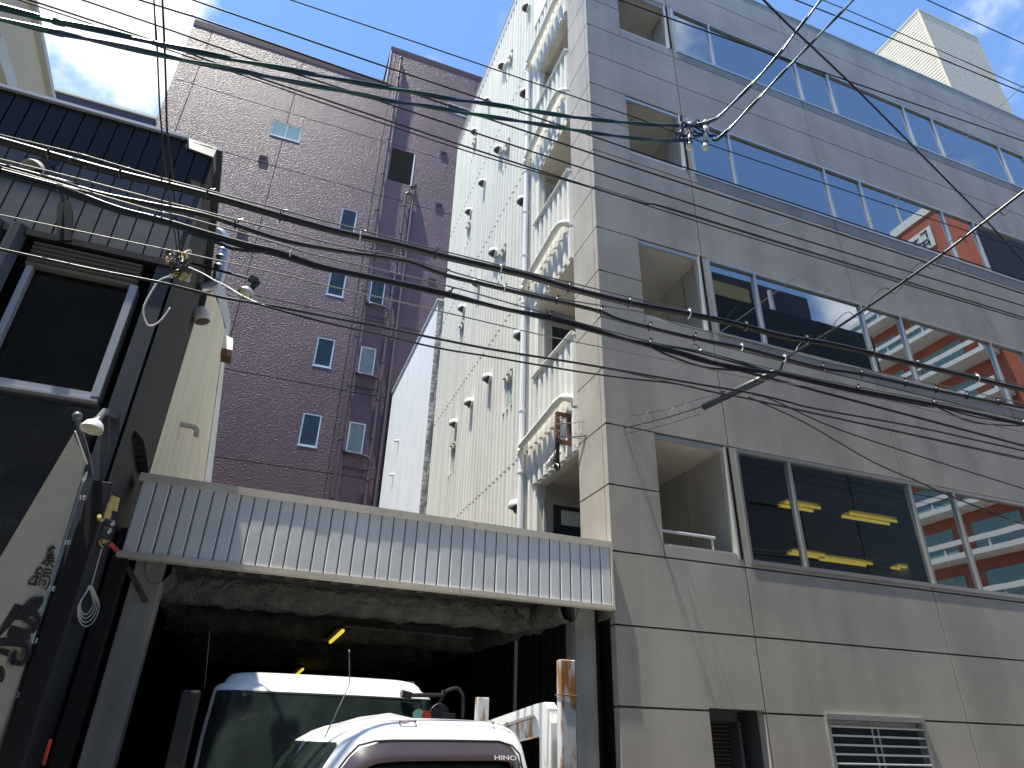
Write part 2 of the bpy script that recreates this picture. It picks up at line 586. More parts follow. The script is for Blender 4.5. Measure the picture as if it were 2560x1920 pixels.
# ribbon windows
for k, (z0, z1) in WIN.items():
    xs = [6.34]
    for i in range(7):
        a = 6.34 + 3.455 * i
        xs += [a + .97, a + 3.43]
    xs = [x for x in xs if x < XR - .2]
    for i in range(len(xs)):
        x0 = xs[i]
        x1 = xs[i + 1] if i + 1 < len(xs) else XR - .1
        f = MB()
        yf = FY - .013
        f.box(x0, x0 + .045, yf, FY + .10, z0 + .06, z1 - .055)
        f.box(x0, x1 - .001, yf, FY + .10, z1 - .054, z1 - .001)
        f.box(x0, x1 - .001, yf, FY + .11, z0 + .001, z0 + .059)
        w = f.build('window', M['alu'], off)
        p = MB()
        p.poly([(x0 + .045, FY + .035, z0 + .06), (x1, FY + .035, z0 + .06), (x1, FY + .035, z1 - .055), (x0 + .045, FY + .035, z1 - .055)])
        p.build('pane', M['glass'], w)
        if k == 0 and i == 0:
            bl = MB()
            n = 44
            for q in range(n):
                zz = z0 + .08 + (z1 - z0 - .16) * q / n
                bl.poly([(6.40, FY + .14, zz), (7.18, FY + .14, zz), (7.18, FY + .165, zz + .032), (6.40, FY + .165, zz + .032)])
            bl.build('blind', M['blind'], w)
        if k == 0 and i in (1, 3):
            bl = MB()
            bl.box(x0 + .05, x1 - .01, FY + .14, FY + .19, z1 - .26, z1 - .06)
            bl.build('blind', M['blind'], w)
# floors, back of the rooms
it = MB()
cz = MB()
ks = sorted(WIN)
for n, k in enumerate(ks):
    z0, z1 = WIN[k]
    zn = WIN[ks[n + 1]][0] - .25 if n + 1 < len(ks) else top - .3
    cz.box(6.26, XR - .05, FY + .135, 17.8, z1 + .001, z1 + .02)
    it.box(6.26, XR - .05, FY + .14, 17.8, z1 + .021, zn)
    it.poly([(6.26, 13.5, z0 - .3), (XR, 13.5, z0 - .3), (XR, 13.5, z1), (6.26, 13.5, z1)])
    it.poly([(6.26, FY + .2, z0 - .3), (6.26, 13.5, z0 - .3), (6.26, 13.5, z1), (6.26, FY + .2, z1)])
it.box(6.26, XR - .05, FY + .2, 17.8, GZ, WIN[0][0] - .3)
for x in (8.3, 12.0):
    it.box(x, x + .5, 12.6, 13.4, 2.0, 3.96)
for x in (9.4, 10.6, 11.5):
    it.box(x, x + .9, 13.0, 13.45, 2.0, 3.5)
it.box(10.2, 10.5, 7.8, 8.2, 1.95, 3.96)
it.build('floor_slab', M['interior'], off)
cz.build('ceiling', M['ceiling'], off)
for (u0, v0, u1, v1) in ((1955, 1258, 2040, 1273), (2115, 1284, 2232, 1308), (1974, 1378, 2054, 1392), (2056, 1394, 2172, 1412), (2236, 1413, 2262, 1423)):
    r = ray((u0 + u1) / 2, (v0 + v1) / 2)
    q = r * (3.80 / r.z)
    ra = ray(u0, v0)
    rb = ray(u1, v1)
    xa, xb = ra.x * q.y / ra.y, rb.x * q.y / rb.y
    t = MB()
    for dy in (-.09, .09):
        t.tube([(xa, q.y + dy, 3.79), (xb, q.y + dy, 3.79)], .030, 8)
    l = t.build('ceiling_light', M['tube_light'], off)
    t = MB()
    t.box(xa, xb, q.y - .16, q.y + .16, 3.84, 3.969)
    t.build('light_housing', M['lamp_in'], l)
# ground floor: shutter and barred window
sh = MB()
for i in range(50):
    zz = GZ + .05 + i * .0445
    sh.poly([(5.41, 7.93, zz), (6.2, 7.93, zz), (6.2, 7.95, zz + .04), (5.41, 7.95, zz + .04)])
sh.build('shutter', M['brown_mesh'], off)
sh = MB()
sh.box(5.41, 6.0, 7.76, 7.80, .30, .425)
sh.box(5.98, 6.02, 7.74, 7.92, GZ, .30)
sh.box(6.2, 6.26, 7.631, 7.96, GZ, .43)
sh.box(5.34, 5.41, 7.631, 7.96, GZ, .43)
sh.box(5.41, 6.2, 7.64, 7.96, .431, .5)
sh.build('shutter_frame', M['shop_post'], off)
bw = MB()
bw.box(7.15, 8.84, 7.455, 7.60, .365, .428)
bw.box(7.15, 7.20, 7.47, 7.60, -.62, .364)
bw.box(8.79, 8.84, 7.47, 7.60, -.62, .364)
bw.box(7.20, 8.79, 7.47, 7.60, -.62, -.57)
bw.box(7.22, 8.77, 7.56, 7.60, .30, .36)
w = bw.build('window', M['alu'], off)
p = MB()
p.poly([(7.2, 7.59, -.57), (8.79, 7.59, -.57), (8.79, 7.59, .365), (7.2, 7.59, .365)])
p.build('pane', M['glass_dark'], w)
b2 = MB()
for i in range(9):
    zz = .285 - .104 * i
    b2.tube([(7.20, 7.49, zz), (8.79, 7.49, zz)], .0125, 6)
for x in (7.92, 8.02):
    b2.tube([(x, 7.512, -.57), (x, 7.512, .36)], .0125, 6)
b2.build('window_bars', M['alu_pale'], w)
# white ribbed side wall
tz = 20.35
wall = MB()
so_ = [(8.37, 10.02, -1.0, 3.88), (8.37, 10.02, 6.0, 7.57), (8.37, 10.02, 9.70, 11.17), (8.37, 10.02, 13.28, 14.62)]
wins = [(11.55, 6.40), (15.6, 6.40), (12.2, 10.25), (15.6, 10.15), (12.2, 13.9), (15.6, 13.9), (12.2, 17.6), (15.6, 17.65)]
wh = [(a, b, c, d, None) for a, b, c, d in so_] + [(y - .27, y + .27, z - .37, z + .37, .14) for y, z in wins]
wall.relief(lambda u, v, d: Vector((XC + .02 + d, u, v)), 8.371, 17.95, GZ, top + .05, wh, .16)
wall.relief(lambda u, v, d: Vector((XC + .021 + d, u, v)), 10.25, 17.95, top + .05, tz, wh, .16)
wall.poly([(XC, 17.95, GZ), (14, 17.95, GZ), (14, 17.95, tz), (XC, 17.95, tz)])
wall.poly([(XC + .02, 10.25, top), (14, 10.25, top), (14, 10.25, tz), (XC + .02, 10.25, tz)])
wall.poly([(14, 10.25, GZ), (14, 17.95, GZ), (14, 17.95, tz), (14, 10.25, tz)])
wall.poly([(XC + .02, 10.25, tz), (14, 10.25, tz), (14, 17.95, tz), (XC + .02, 17.95, tz)])
PIT = .224
rows = [GZ, 1.05, 4.67, 8.34, 12.0, 15.62, tz - .42]
for a, b in zip(rows[:-1], rows[1:]):
    y = 8.46
    while y < 17.9:
        segs = [(a + .0, b - .055)]
        for hy0, hy1, hz0, hz1 in so_ + [(yy - .30, yy + .30, zz - .40, zz + .42) for yy, zz in wins]:
            if hy0 - .06 < y < hy1 + .06:
                ns_ = []
                for p0, p1 in segs:
                    if hz1 < p0 or hz0 > p1:
                        ns_.append((p0, p1))
                        continue
                    if hz0 - .03 > p0:
                        ns_.append((p0, hz0 - .03))
                    if hz1 + .03 < p1:
                        ns_.append((hz1 + .03, p1))
                segs = ns_
        if y < 10.25:
            segs = [(p0, min(p1, top - .05)) for p0, p1 in segs if p0 < top - .1]
        for p0, p1 in segs:
            if p1 - p0 > .05:
                x = XC + .0205
                wall.prism([(x, y - .070, p0), (x - .062, y - .046, p0), (x - .062, y + .046, p0), (x, y + .070, p0)], (0, 0, p1 - p0))
        y += PIT
wall.build('side_wall', M['white_rib'], off)
mb = MB()
mb.box(XC - .05, XC + .0, 8.37, 10.25, 16.56, 17.42)
mb.box(XC + .001, 6.5, 8.38, 10.249, top + .06, 17.41)
mb.build('roof_parapet', M['white_flat'], off)
mb = MB()
mb.box(XC - .055, XC + .3, 10.24, 17.98, tz, tz + .07)
mb.box(XC - .04, XC + .019, 10.26, 17.95, tz - .40, tz - .001)
mb.build('coping', M['alu'], off)
for (a, b, c, d), has in zip(so_, (0, 1, 1, 1)):
    if has:
        mb = MB()
        mb.tube([(XC - .045, 8.40, c + .005), (XC - .045, 10.10, c + .005)], .042, 10)
        mb.box(XC - .02, XC + .16, 8.375, 10.02, c - .03, c + .01)
        mb.build('balcony_coping', M['pvc_old'], off)
for y, z in wins:
    f = MB()
    x = XC + .05
    for q in ((y - .27, y - .23, z - .37, z + .37), (y + .23, y + .27, z - .37, z + .37), (y - .229, y + .229, z + .33, z + .37), (y - .229, y + .229, z - .37, z - .33)):
        f.box(x, x + .07, *q)
    f.box(XC - .035, x - .001, y - .30, y + .30, z - .42, z - .38)
    w = f.build('window', M['soffit'], off)
    p = MB()
    p.box(x + .03, x + .04, y - .229, y + .229, z - .329, z + .329)
    p.build('pane', M['glass_teal'], w)
for y, z in [(yy, zz) for zz in (7.28, 10.9, 14.55, 18.1) for yy in (10.7, 12.67, 14.03, 15.34)] + [(10.71, 3.70)]:
    h = MB()
    r = .128
    x0 = XC - .03
    h.lathe((XC + .02, y, z), (-1, 0, 0), [(0, r), (.12, r)], 16)
    n, mm = 12, 6
    k0 = len(h.v)
    for i in range(mm + 1):
        a = i / mm * math.radians(118)
        for j in range(n + 1):
            b = math.pi * j / n
            px = r * math.cos(b)
            rad = r * math.sin(b)
            # arc over the mouth: from straight up round to straight out and down
            h.v.append(Vector((XC - .10 - (.02 + rad * .95) * math.sin(a) if i else XC - .10, y + px, z + (rad + .0) * math.cos(a))))
    for i in range(mm):
        for j in range(n):
            a = k0 + i * (n + 1) + j
            h.f.append((a, a + 1, a + n + 2, a + n + 1))
    hood = h.build('vent_hood', M['hood'], off, smooth=True)
    h = MB()
    h.poly([Vector((XC - .101 - .115 * math.sin(b) * .75, y + r * .93 * math.cos(b), z - .045 + .0 * b)) for b in [math.pi * j / 12 for j in range(13)]])
    h.poly([Vector((XC - .1005, y + r * .9 * math.cos(b), z + r * .9 * math.sin(b))) for b in [2 * math.pi * j / 16 for j in range(16)]])
    h.build('vent_opening', M['hood_in'], hood)
# downpipe and gutters
dp = MB()
dp.tube([(XC - .12, 10.44, GZ), (XC - .12, 10.44, 15.55)], .055, 12)
for z in [3.0 + 1.22 * i for i in range(11)]:
    dp.tube([(XC - .12, 10.44, z), (XC - .12, 10.44, z + .035)], .066, 12)
    dp.box(XC - .07, XC + .02, 10.43, 10.45, z, z + .03)
dp.build('downpipe', M['pvc'], off, smooth=False)
for za, zb, ze in ((4.70, 4.86, 4.68), (8.30, 8.47, 8.18), (11.9, 12.09, 11.7), (15.28, 15.36, 15.2)):
    gp = MB()
    path = [(XC - .16, 10.36, za), (XC - .16, 9.0, zb - .02), (XC - .16, 8.78, zb), (XC - .14, 8.62, zb + .01), (XC - .09, 8.52, zb - .03), (XC + .01, 8.47, zb - .09)]
    gp.tube(spline(path, 5), .062, 10)
    gp.tube([(XC - .12, 10.44, za - .12), (XC - .12, 10.44, za + .10)], .078, 12)
    gp.tube([(XC - .16, 10.36, za - .05), (XC - .12, 10.44, za - .10)], .06, 10)
    gp.tube([(XC - .16, 8.86, zb - .008), (XC - .16, 8.80, zb)], .071, 10)
    gp.build('gutter_pipe', M['pvc_old'], off)
# ribbed stair tower on the roof
tw = MB()
x0, x1, y0, y1, z0, z1 = 19.93, 23.1, 9.5, 11.55, top + .02, 25.45
n = 58
for i in range(n):
    a, b = z0 + (z1 - z0) * i / n, z0 + (z1 - z0) * (i + 1) / n
    tw.poly([(x0, y0, a), (x1, y0, a), (x1, y0 - 0, b), (x0, y0, b)])
    for A, B in (((x0, y0), (x1, y0)), ((x0, y1), (x0, y0)), ((x1, y0), (x1, y1))):
        dx, dy = (B[1] - A[1]), -(B[0] - A[0])
        l = math.hypot(dx, dy)
        dx, dy = dx / l * .016, dy / l * .016
        tw.poly([(A[0] + dx, A[1] + dy, a + .028), (B[0] + dx, B[1] + dy, a + .028), (B[0] + dx, B[1] + dy, b - .006), (A[0] + dx, A[1] + dy, b - .006)])
        tw.poly([(A[0] + dx, A[1] + dy, a + .028), (B[0] + dx, B[1] + dy, a + .028), (B[0], B[1], a + .026), (A[0], A[1], a + .026)])
tw.box(x0 + .03, x1 - .03, y0 + .03, y1, z0, z1 - .01)
tw.build('roof_tower', M['siding_cream'], off)
mb = MB()
mb.box(x0 - .04, x1 + .04, y0 - .04, y1 + .05, z1, z1 + .06)
mb.box(x0 - .024, x0 - .001, y0 - .024, y0 + .05, z0, z1 - .001)
mb.box(x0 + .0, x0 + .05, y0 - .026, y0 - .002, z0, z1 - .001)
mb.build('tower_trim', M['beige'], off)
mb = MB()
mb.poly([(XC + .2, 7.7, top - .02), (XR, 7.7, top - .02), (XR, 17.9, top - .02), (XC + .2, 17.9, top - .02)])
mb.poly([(XR, 7.5, GZ), (XR, 17.9, GZ), (XR, 17.9, top), (XR, 7.5, top)])
mb.poly([(14, 17.9, GZ), (XR, 17.9, GZ), (XR, 17.9, top), (14, 17.9, top)])
mb.build('roof', M['pave'], off)

# ------------------------------------------------------------------ pale low block behind the office
rb = thing('rear_building', 'low pale blue rendered block with a rough mortar end wall behind the white ribbed wall', 'building', (6, 21, GZ))
mb = MB()
mb.box(3.95, 12, 17.985, 25.2, GZ, 12.86)
mb.build('wall', M['greywall'], rb)
mb = MB()
nx, nz = 5, 70
for i in range(nx):
    for j in range(nz):
        def q(a, b):
            x, z = 3.952 + (4.22 - 3.952) * a / nx, GZ + (12.84 - GZ) * b / nz
            rnd = random.Random(a * 131 + b)
            return (x, 17.975 - (.05 * rnd.random() ** 2 if 0 < a < nx else 0), z)
        mb.poly([q(i, j), q(i + 1, j), q(i + 1, j + 1), q(i, j + 1)])
mb.build('mortar_end', M['mortar'], rb, smooth=True, fix=True)
mb = MB()
mb.box(3.90, 12.05, 17.93, 25.19, 12.861, 12.93)
mb.build('coping', M['trim_pale'], rb)
for y, z in ((22.5, 9.6), (22.8, 8.4)):
    mb = MB()
    mb.lathe((3.95, y, z), (-1, 0, -.2), [(0, .05), (.14, .05), (.15, .02)], 10)
    mb.build('wall_vent', M['trim_pale'], rb)

# ------------------------------------------------------------------ purple apartment tower
PYY = 25.4
K = PYY / 24
pu = thing('apartment_tower', 'tall purple stucco apartment tower with small frosted windows and drainpipes', 'building', (0, PYY, GZ))
XL, XM, XRR = -8.05, 1.60, 13.0
ZL, ZR = 31.2, 34.28
gv = [-7.17, -2.74]
gh = [9.03 + 3.63 * i for i in range(-3, 6)]
cells = []
WA = [(.93, z, .36, .69) for z in (21.5, 17.86, 14.27, 10.7, 7.13)]
WB = [(2.73, z, .33, .66) for z in (17.84, 14.28, 10.69, 7.1)]
big = (-3.34, -2.0, 25.46, 26.45)
for x, z, hw, hh in WA + WB:
    cells.append((x - hw, x + hw, z - hh, z + hh, .12))
cells.append((*big, .12))
rp = PY(1119, 254, PYY)
rq = PY(1176, 284, PYY)
cells.append((rp.x, rq.x + .1, rq.z - .35, rp.z, .12))
cells.append((2.45, 3.62, 24.72, 26.95, .55))
for z in gh:
    cells.append((XL, XRR, z - .018, z + .018, .035))
for x in gv:
    cells.append((x - .018, x + .018, GZ, ZL, .035))
for x in (1.86, 6.65):
    cells.append((x - .018, x + .018, GZ, ZR, .035))
Pp = lambda u, v, d: Vector((u, PYY + d, v))
mb = MB()
mb.relief(Pp, XL, XM, GZ, ZL, cells, .2)
mb.relief(Pp, XM, XRR, GZ, ZR, cells, .2)
mb.poly([(XL, PYY, GZ), (XL, 37, GZ), (XL, 37, ZL), (XL, PYY, ZL)])
mb.poly([(XM, PYY, ZL), (XM, 37, ZL), (XM, 37, ZR), (XM, PYY, ZR)])
mb.poly([(XRR, PYY, GZ), (XRR, 37, GZ), (XRR, 37, ZR), (XRR, PYY, ZR)])
mb.poly([(XL, PYY, ZL), (XM, PYY, ZL), (XM, 37, ZL), (XL, 37, ZL)])
mb.poly([(XM, PYY, ZR), (XRR, PYY, ZR), (XRR, 37, ZR), (XM, 37, ZR)])
mb.poly([(XL, 37, GZ), (XRR, 37, GZ), (XRR, 37, ZL), (XL, 37, ZL)])
mb.build('wall', M['purple'], pu)
mb = MB()
mb.box(XL - .03, XM - .05, PYY - .012, PYY + .3, ZL, ZL + .40)
mb.box(XM - .06, XRR + .05, PYY - .012, PYY + .3, ZR, ZR + .36)
mb.box(XM - .07, XM - .002, PYY + .301, 37, ZR, ZR + .36)
mb.build('coping', M['purple_trim'], pu)
mb = MB()
mb.box(XM - .05, XM - .002, PYY - .02, PYY + .12, ZL + .401, ZR - .002)
mb.build('corner_trim', M['trim_pale'], pu)


def pu_window(x0, x1, z0, z1, fm, gm, mid=False):
    f = MB()
    t = .055
    a, b = PYY + .02, PYY + .10
    f.box(x0, x0 + t, a, b, z0, z1)
    f.box(x1 - t, x1, a, b, z0, z1)
    f.box(x0 + t, x1 - t, a, b, z1 - t, z1)
    f.box(x0 + t, x1 - t, a, b, z0, z0 + t)
    f.box(x0 - .03, x1 + .03, PYY - .010, a - .001, z0 - .05, z0 - .002)
    if mid:
        xm = (x0 + x1) / 2
        f.box(xm - .02, xm + .02, a, b, z0 + t, z1 - t)
    w = f.build('window', fm, pu)
    p = MB()
    p.box(x0 + t, x1 - t, PYY + .07, PYY + .075, z0 + t, z1 - t)
    p.build('pane', gm, w)


for x, z, hw, hh in WA:
    pu_window(x - hw, x + hw, z - hh, z + hh, M['alu_pale'], M['glass_dark'])
for i, (x, z, hw, hh) in enumerate(WB):
    pu_window(x - hw, x + hw, z - hh, z + hh, M['alu_pale'], M['glass_dark'] if i < 1 else M['glass_pale'])
pu_window(*big, M['trim_pale'], M['glass_teal'], True)
pu_window(rp.x, rq.x + .1, rq.z - .35, rp.z, M['trim_pale'], M['glass_dark'], True)
lv = MB()
for i in range(44):
    zz = 24.74 + i * .05
    lv.poly([(2.46, PYY + .12, zz), (3.61, PYY + .12, zz), (3.61, PYY + .09, zz + .046), (2.46, PYY + .09, zz + .046)])
lv.build('louver', M['black'], pu)
mb = MB()
mb.box(3.60, 3.66, PYY - .012, PYY + .2, 24.7, 26.9)
mb.build('opening_trim', M['trim_pale'], pu)
for u, v in ((657.5, 397), (605, 585), (1109, 386), (1097, 516), (1080, 704)):
    c = PY(u, v, PYY)
    h = .19
    f = MB()
    y0 = PYY - .025
    f.box(c.x - h, c.x - h + .04, y0, PYY + .01, c.z - h, c.z + h)
    f.box(c.x + h - .04, c.x + h, y0, PYY + .01, c.z - h, c.z + h)
    f.box(c.x - h + .04, c.x + h - .04, y0, PYY + .01, c.z + h - .04, c.z + h)
    f.box(c.x - h + .04, c.x + h - .04, y0, PYY + .01, c.z - h, c.z - h + .04)
    for i in range(5):
        zz = c.z - h + .05 + i * .06
        f.poly([(c.x - h + .04, y0 + .01, zz), (c.x + h - .04, y0 + .01, zz), (c.x + h - .04, y0 + .045, zz + .045), (c.x - h + .04, y0 + .045, zz + .045)])
    f.build('wall_vent', M['purple_pipe'], pu)
# drainpipes on stand-off brackets
pd = MB()
a = PY(1004, 148, 25.27)
pd.tube([(2.17, 25.27, GZ), (2.17, 25.27, a.z)], .085, 12)
pd.lathe((2.17, 25.27, a.z), (0, 0, 1), [(0, .11), (.12, .11), (.16, .05)], 12)
for z in [a.z - 1.6 - 2.4 * i for i in range(14)]:
    if z > GZ:
        pd.bar((2.17, 25.27, z), (2.17, PYY, z), .05, .05)
        pd.tube([(2.17, 25.27, z - .04), (2.17, 25.27, z + .04)], .105, 12)
pd.build('drainpipe', M['purple_pipe'], pu)
pd = MB()
t1 = PY(1036, 468, 25.27)
pd.tube([(t1.x, 25.27, t1.z), (t1.x, 25.27, GZ)], .075, 10)
pd.lathe((t1.x, 25.27, t1.z - .02), (0, 0, 1), [(0, .12), (.14, .13), (.18, .09)], 12)
for i in range(9):
    z = t1.z - 1.2 - 2.6 * i
    if z > GZ:
        pd.bar((t1.x, 25.27, z), (t1.x, PYY, z), .05, .05)
pd.build('drainpipe', M['purple_pipe'], pu)
pd = MB()
p0 = PY(1015, 482, 25.27)
x3 = PY(946, 1005, 25.27).x
x3a = p0.x
pd.tube([(t1.x, 25.26, p0.z - .05), (p0.x + .1, 25.27, p0.z + .05), (p0.x, 25.27, p0.z - .08)], .085, 10)
pd.tube([(p0.x, 25.27, p0.z), (p0.x, 25.27, GZ)], .075, 10)
for z in [p0.z - .9 - 1.78 * i for i in range(14)]:
    if z > GZ:
        pd.tube([(p0.x, 25.27, z), (p0.x, 25.27, z + .12)], .095, 10)
        pd.bar((p0.x, 25.27, z), (p0.x, PYY, z), .05, .05)
xw = 2.36
for z in (20.55, 16.98, 13.4, 9.83, 6.26):
    zz = z + .02
    pd.tube(spline([(xw, PYY, zz + .12), (xw + .03, 25.33, zz + .12), (xw + .25, 25.26, zz + .10), (x3a - .32, 25.25, zz + .06), (x3a - .08, 25.25, zz - .05), (x3a, 25.27, zz - .35)], 4), .062, 8)
    pd.tube([(xw, 25.31, zz - .46), (x3a - .05, 25.29, zz - .50)], .035, 8)
    pd.tube([(xw + .06, PYY, zz - .46), (xw + .06, 25.31, zz - .46)], .03, 6)
pd.build('drainpipe', M['purple_pipe'], pu)
mb = MB()
q = PY(952.5, 205, PYY)
mb.tube([(1.42, PYY + .5, ZL), (1.42, PYY + .5, ZL + .9)], .03, 6)
mb.build('roof_rod', M['purple_trim'], pu)

# ------------------------------------------------------------------ beige block and shaded annex at the left
bb = thing('beige_block', 'plain beige rendered block at the upper left with a pale roof edge', 'building', (-9, 12, GZ))
BX = -6.5
c0, c1 = PX(72, 0, BX), PX(123, 255, BX)
zt = (c0.z + c1.z) / 2
mb = MB()
mb.prism([(BX, 8.2, GZ), (BX, 8.2, c0.z + .9), (BX, c0.y, c0.z), (BX, c1.y, c1.z), (BX, 24, c1.z - 1.6), (BX, 24, GZ)], (-9, 0, 0))
mb.build('wall', M['beige'], bb)
mb = MB()
mb.bar((BX + .03, 8.2, c0.z + .96), (BX + .03, c0.y, c0.z + .04), .18, .13)
mb.bar((BX + .03, c0.y, c0.z + .04), (BX + .03, c1.y, c1.z + .04), .18, .13)
mb.bar((BX + .03, c1.y, c1.z + .04), (BX + .03, 24, c1.z - 1.56), .18, .13)
mb.build('roof_trim', M['trim_pale'], bb)
mb = MB()
q0 = PX(0, 198, BX + .01)
q1 = PX(30, 206, BX + .01)
mb.box(BX, BX + .12, q0.y - .8, q1.y, q1.z - .35, q1.z)
mb.build('window_ledge', M['trim_pale'], bb)
an = thing('rear_annex', 'parapet of a low annex, its shade painted navy, between the beige block and purple tower', 'building', (-8, 20, GZ))
a0, a1 = PY(100, 217, 21), PY(388, 298, 21)
mb = MB()
mb.box(a0.x - 6, a1.x, 21, 25, GZ, a1.z)
mb.box(a1.x, a1.x + .25, 21.2, 25, GZ, a1.z - .55)
mb.build('wall', M['navy'], an)
mb = MB()
mb.box(a0.x - 6, a1.x + .03, 20.93, 21.3, a1.z + .001, a1.z + .12)
mb.build('coping', M['trim_pale'], an)

# ------------------------------------------------------------------ dark shop building at the left
SX, SY = -1.37, 6.5
shp = thing('shop_building', 'dark charcoal metal clad shop building with a big dark window at the left', 'building', (-4, SY, GZ))
LX = -9.0
seams = []
x = SX - .02
while x > LX:
    seams.append(x)
    x -= .165
mb = MB()
mb.relief(lambda u, v, d: Vector((u, SY - .03 + d, v)), LX, SX, 5.36, 6.02, [(s_ - .008, s_ + .008, 5.36, 6.02, .02) for s_ in seams], .05)
mb.poly([(LX, SY - .03, 5.36), (SX, SY - .03, 5.36), (SX, SY + .2, 5.36), (LX, SY + .2, 5.36)])
mb.build('fascia', M['shop_dark'], shp)
mb = MB()
mb.box(LX, SX - .30, SY - .07, SY + .2, 6.021, 6.06)
mb.build('eave_trim', M['alu_blue'], shp)
mb = MB()
mb.prism([(SX - .30, SY - .055, 5.90), (SX + .01, SY - .055, 5.86), (SX + .01, SY - .02, 6.05), (SX - .30, SY - .02, 6.07)], (0, .3, 0))
mb.build('gutter_end', M['gutter'], shp)
mb = MB()
mb.relief(lambda u, v, d: Vector((u, SY + d, v)), LX, SX - .055, 4.34, 5.359, [(s_ - .008, s_ + .008, 4.34, 5.36, .022) for s_ in seams], .05)
mb.build('siding', M['shop_panel'], shp)
mb = MB()
mb.box(LX, SX - .03, SY - .05, SY + .1, 4.265, 4.338)
mb.build('window_head', M['shop_dark'], shp)
mb = MB()
mb.box(LX, -1.60, SY + .02, SY + .12, GZ, 2.60)
mb.build('sign_board', M['shop_gloss'], shp)
mb = MB()
mb.box(-1.555, -1.395, SY - .02, SY + .25, GZ, 4.26)
mb.box(SX - .052, SX - .004, SY + .01, SY + .2, 4.34, 5.355)
mb.build('corner_post', M['shop_post'], shp)
# big window
wx0, wx1, wz0, wz1 = -2.60, -1.655, 2.66, 4.20
f = MB()
f.box(wx1 - .07, wx1, SY - .02, SY + .16, wz0 + .06, 3.97)
f.box(wx0 - 1.1, wx1, SY - .03, SY + .16, wz0, wz0 + .022)
f.box(wx0 - 1.1, wx1 - .071, SY + .01, SY + .16, wz0 + .03, wz0 + .10)
f.box(wx0 - .035, wx0 + .02, SY + .02, SY + .16, wz0 + .101, 3.97)
w = f.build('window', M['alu_blue'], shp)
p = MB()
p.box(wx0 - 1.1, wx1 - .07, SY + .10, SY + .11, wz0 + .06, 3.98)
p.build('pane', M['shop_glass'], w)
p = MB()
n = 6
for i in range(n):
    a = 3.975 + i * .048
    p.prism([(wx0 - .05, SY + .02, a), (wx0 - .05, SY - .005, a + .02), (wx0 - .05, SY + .02, a + .043), (wx0 - .05, SY + .09, a + .043), (wx0 - .05, SY + .09, a)], (wx1 - wx0 + .02, 0, 0))
p.build('shutter_box', M['shutter_rib'], w)
mb = MB()
for i in range(7):                                   # folded screen at the far left
    xx = -2.72 - i * .19
    mb.prism([(xx, SY - .02, 2.2), (xx - .06, SY - .09, 2.2), (xx - .12, SY - .09, 2.2), (xx - .18, SY - .02, 2.2)], (0, 0, 2.16))
mb.build('folded_screen', M['shop_post'], shp)
# side wall
mb = MB()
pr = [(SY + .25, 6.03), (7.5, 5.72), (8.2, 5.36), (8.35, 5.0)]


def side_top(y):
    if y <= pr[0][0]:
        return 6.03
    for (ya, za), (yb, zb) in zip(pr[:-1], pr[1:]):
        if y <= yb:
            return za + (zb - za) * (y - ya) / (yb - ya)
    return 5.0


y = SY + .0
i = 0
while y < 8.349:
    y2 = min(y + .048, 8.35)
    xa, xb = SX - (.024 if i % 2 else 0), SX - (0 if i % 2 else .024)
    mb.poly([(xa, y, GZ), (xb, y2, GZ), (xb, y2, side_top(y2)), (xa, y, side_top(y))])
    y, i = y2, i + 1
mb.poly([(SX, 8.35, GZ), (LX, 8.35, GZ), (LX, 8.35, 5.0), (SX, 8.35, 5.0)])
mb.build('side_wall', M['shop_side'], shp)
mb = MB()
P3 = [(SX + .03, a, b) for a, b in [(SY, 6.06)] + pr]
for a, b in zip(P3[:-1], P3[1:]):
    mb.bar(a, b, .07, .06)
mb.build('verge_trim', M['shop_post'], shp)
mb = MB()
for (ya, za), (yb, zb) in zip([(SY, 6.02)] + pr[:-1], pr):
    mb.poly([(LX, ya, za), (SX, ya, za), (SX, yb, zb), (LX, yb, zb)])
mb.build('roof', M['shop_dark'], shp)
# silver duct on the side wall
mb = MB()
yd = 7.9
dpts = [(-1.45, yd, PY(520, 570, yd).z + .25)] + [tuple(PY(u, v, yd)) for u, v in ((536, 574), (555, 588), (562, 612), (558, 640), (550, 680), (540, 706), (522, 718), (500, 722))]
mb.tube(spline(dpts, 5), .075, 14)
for u, v in ((561, 628), (557, 645), (551, 668)):
    c = PY(u, v, yd)
    mb.tube([c, c + Vector((-.012, 0, -.05)) * .5], .084, 14)
mb.build('exhaust_duct', M['galv'], shp, smooth=True)
# saw-tooth louvre hood
mb = MB()
for i, (u, v) in enumerate(((343, 1105), (345, 1120), (347, 1135), (349, 1150), (351, 1166))):
    c = PX(u, v, SX + .01)
    mb.prism([(SX, c.y - .18, c.z + .05), (SX + .09, c.y - .18, c.z - .035), (SX, c.y - .18, c.z - .035)], (0, .36, 0))
mb.build('louver_hood', M['black'], shp)
# white wall hood at the cream boundary
mb = MB()
c = PX(498, 775, SX + .06)
mb.lathe((SX - .02, 8.22, c.z + .05), (1, 0, -.1), [(0, .085), (.10, .085)], 14)
mb.lathe((SX + .07, 8.22, c.z + .045), (.35, 0, -1), [(-.09, .03), (-.07, .075), (0, .10), (.12, .10)], 14)
vh = mb.build('vent_hood', M['hood'], shp, smooth=True)
mb = MB()
mb.lathe((SX + .07, 8.22, c.z + .045), (.35, 0, -1), [(.121, .09), (.1215, .01)], 14)
mb.build('vent_opening', M['hood_in'], vh)

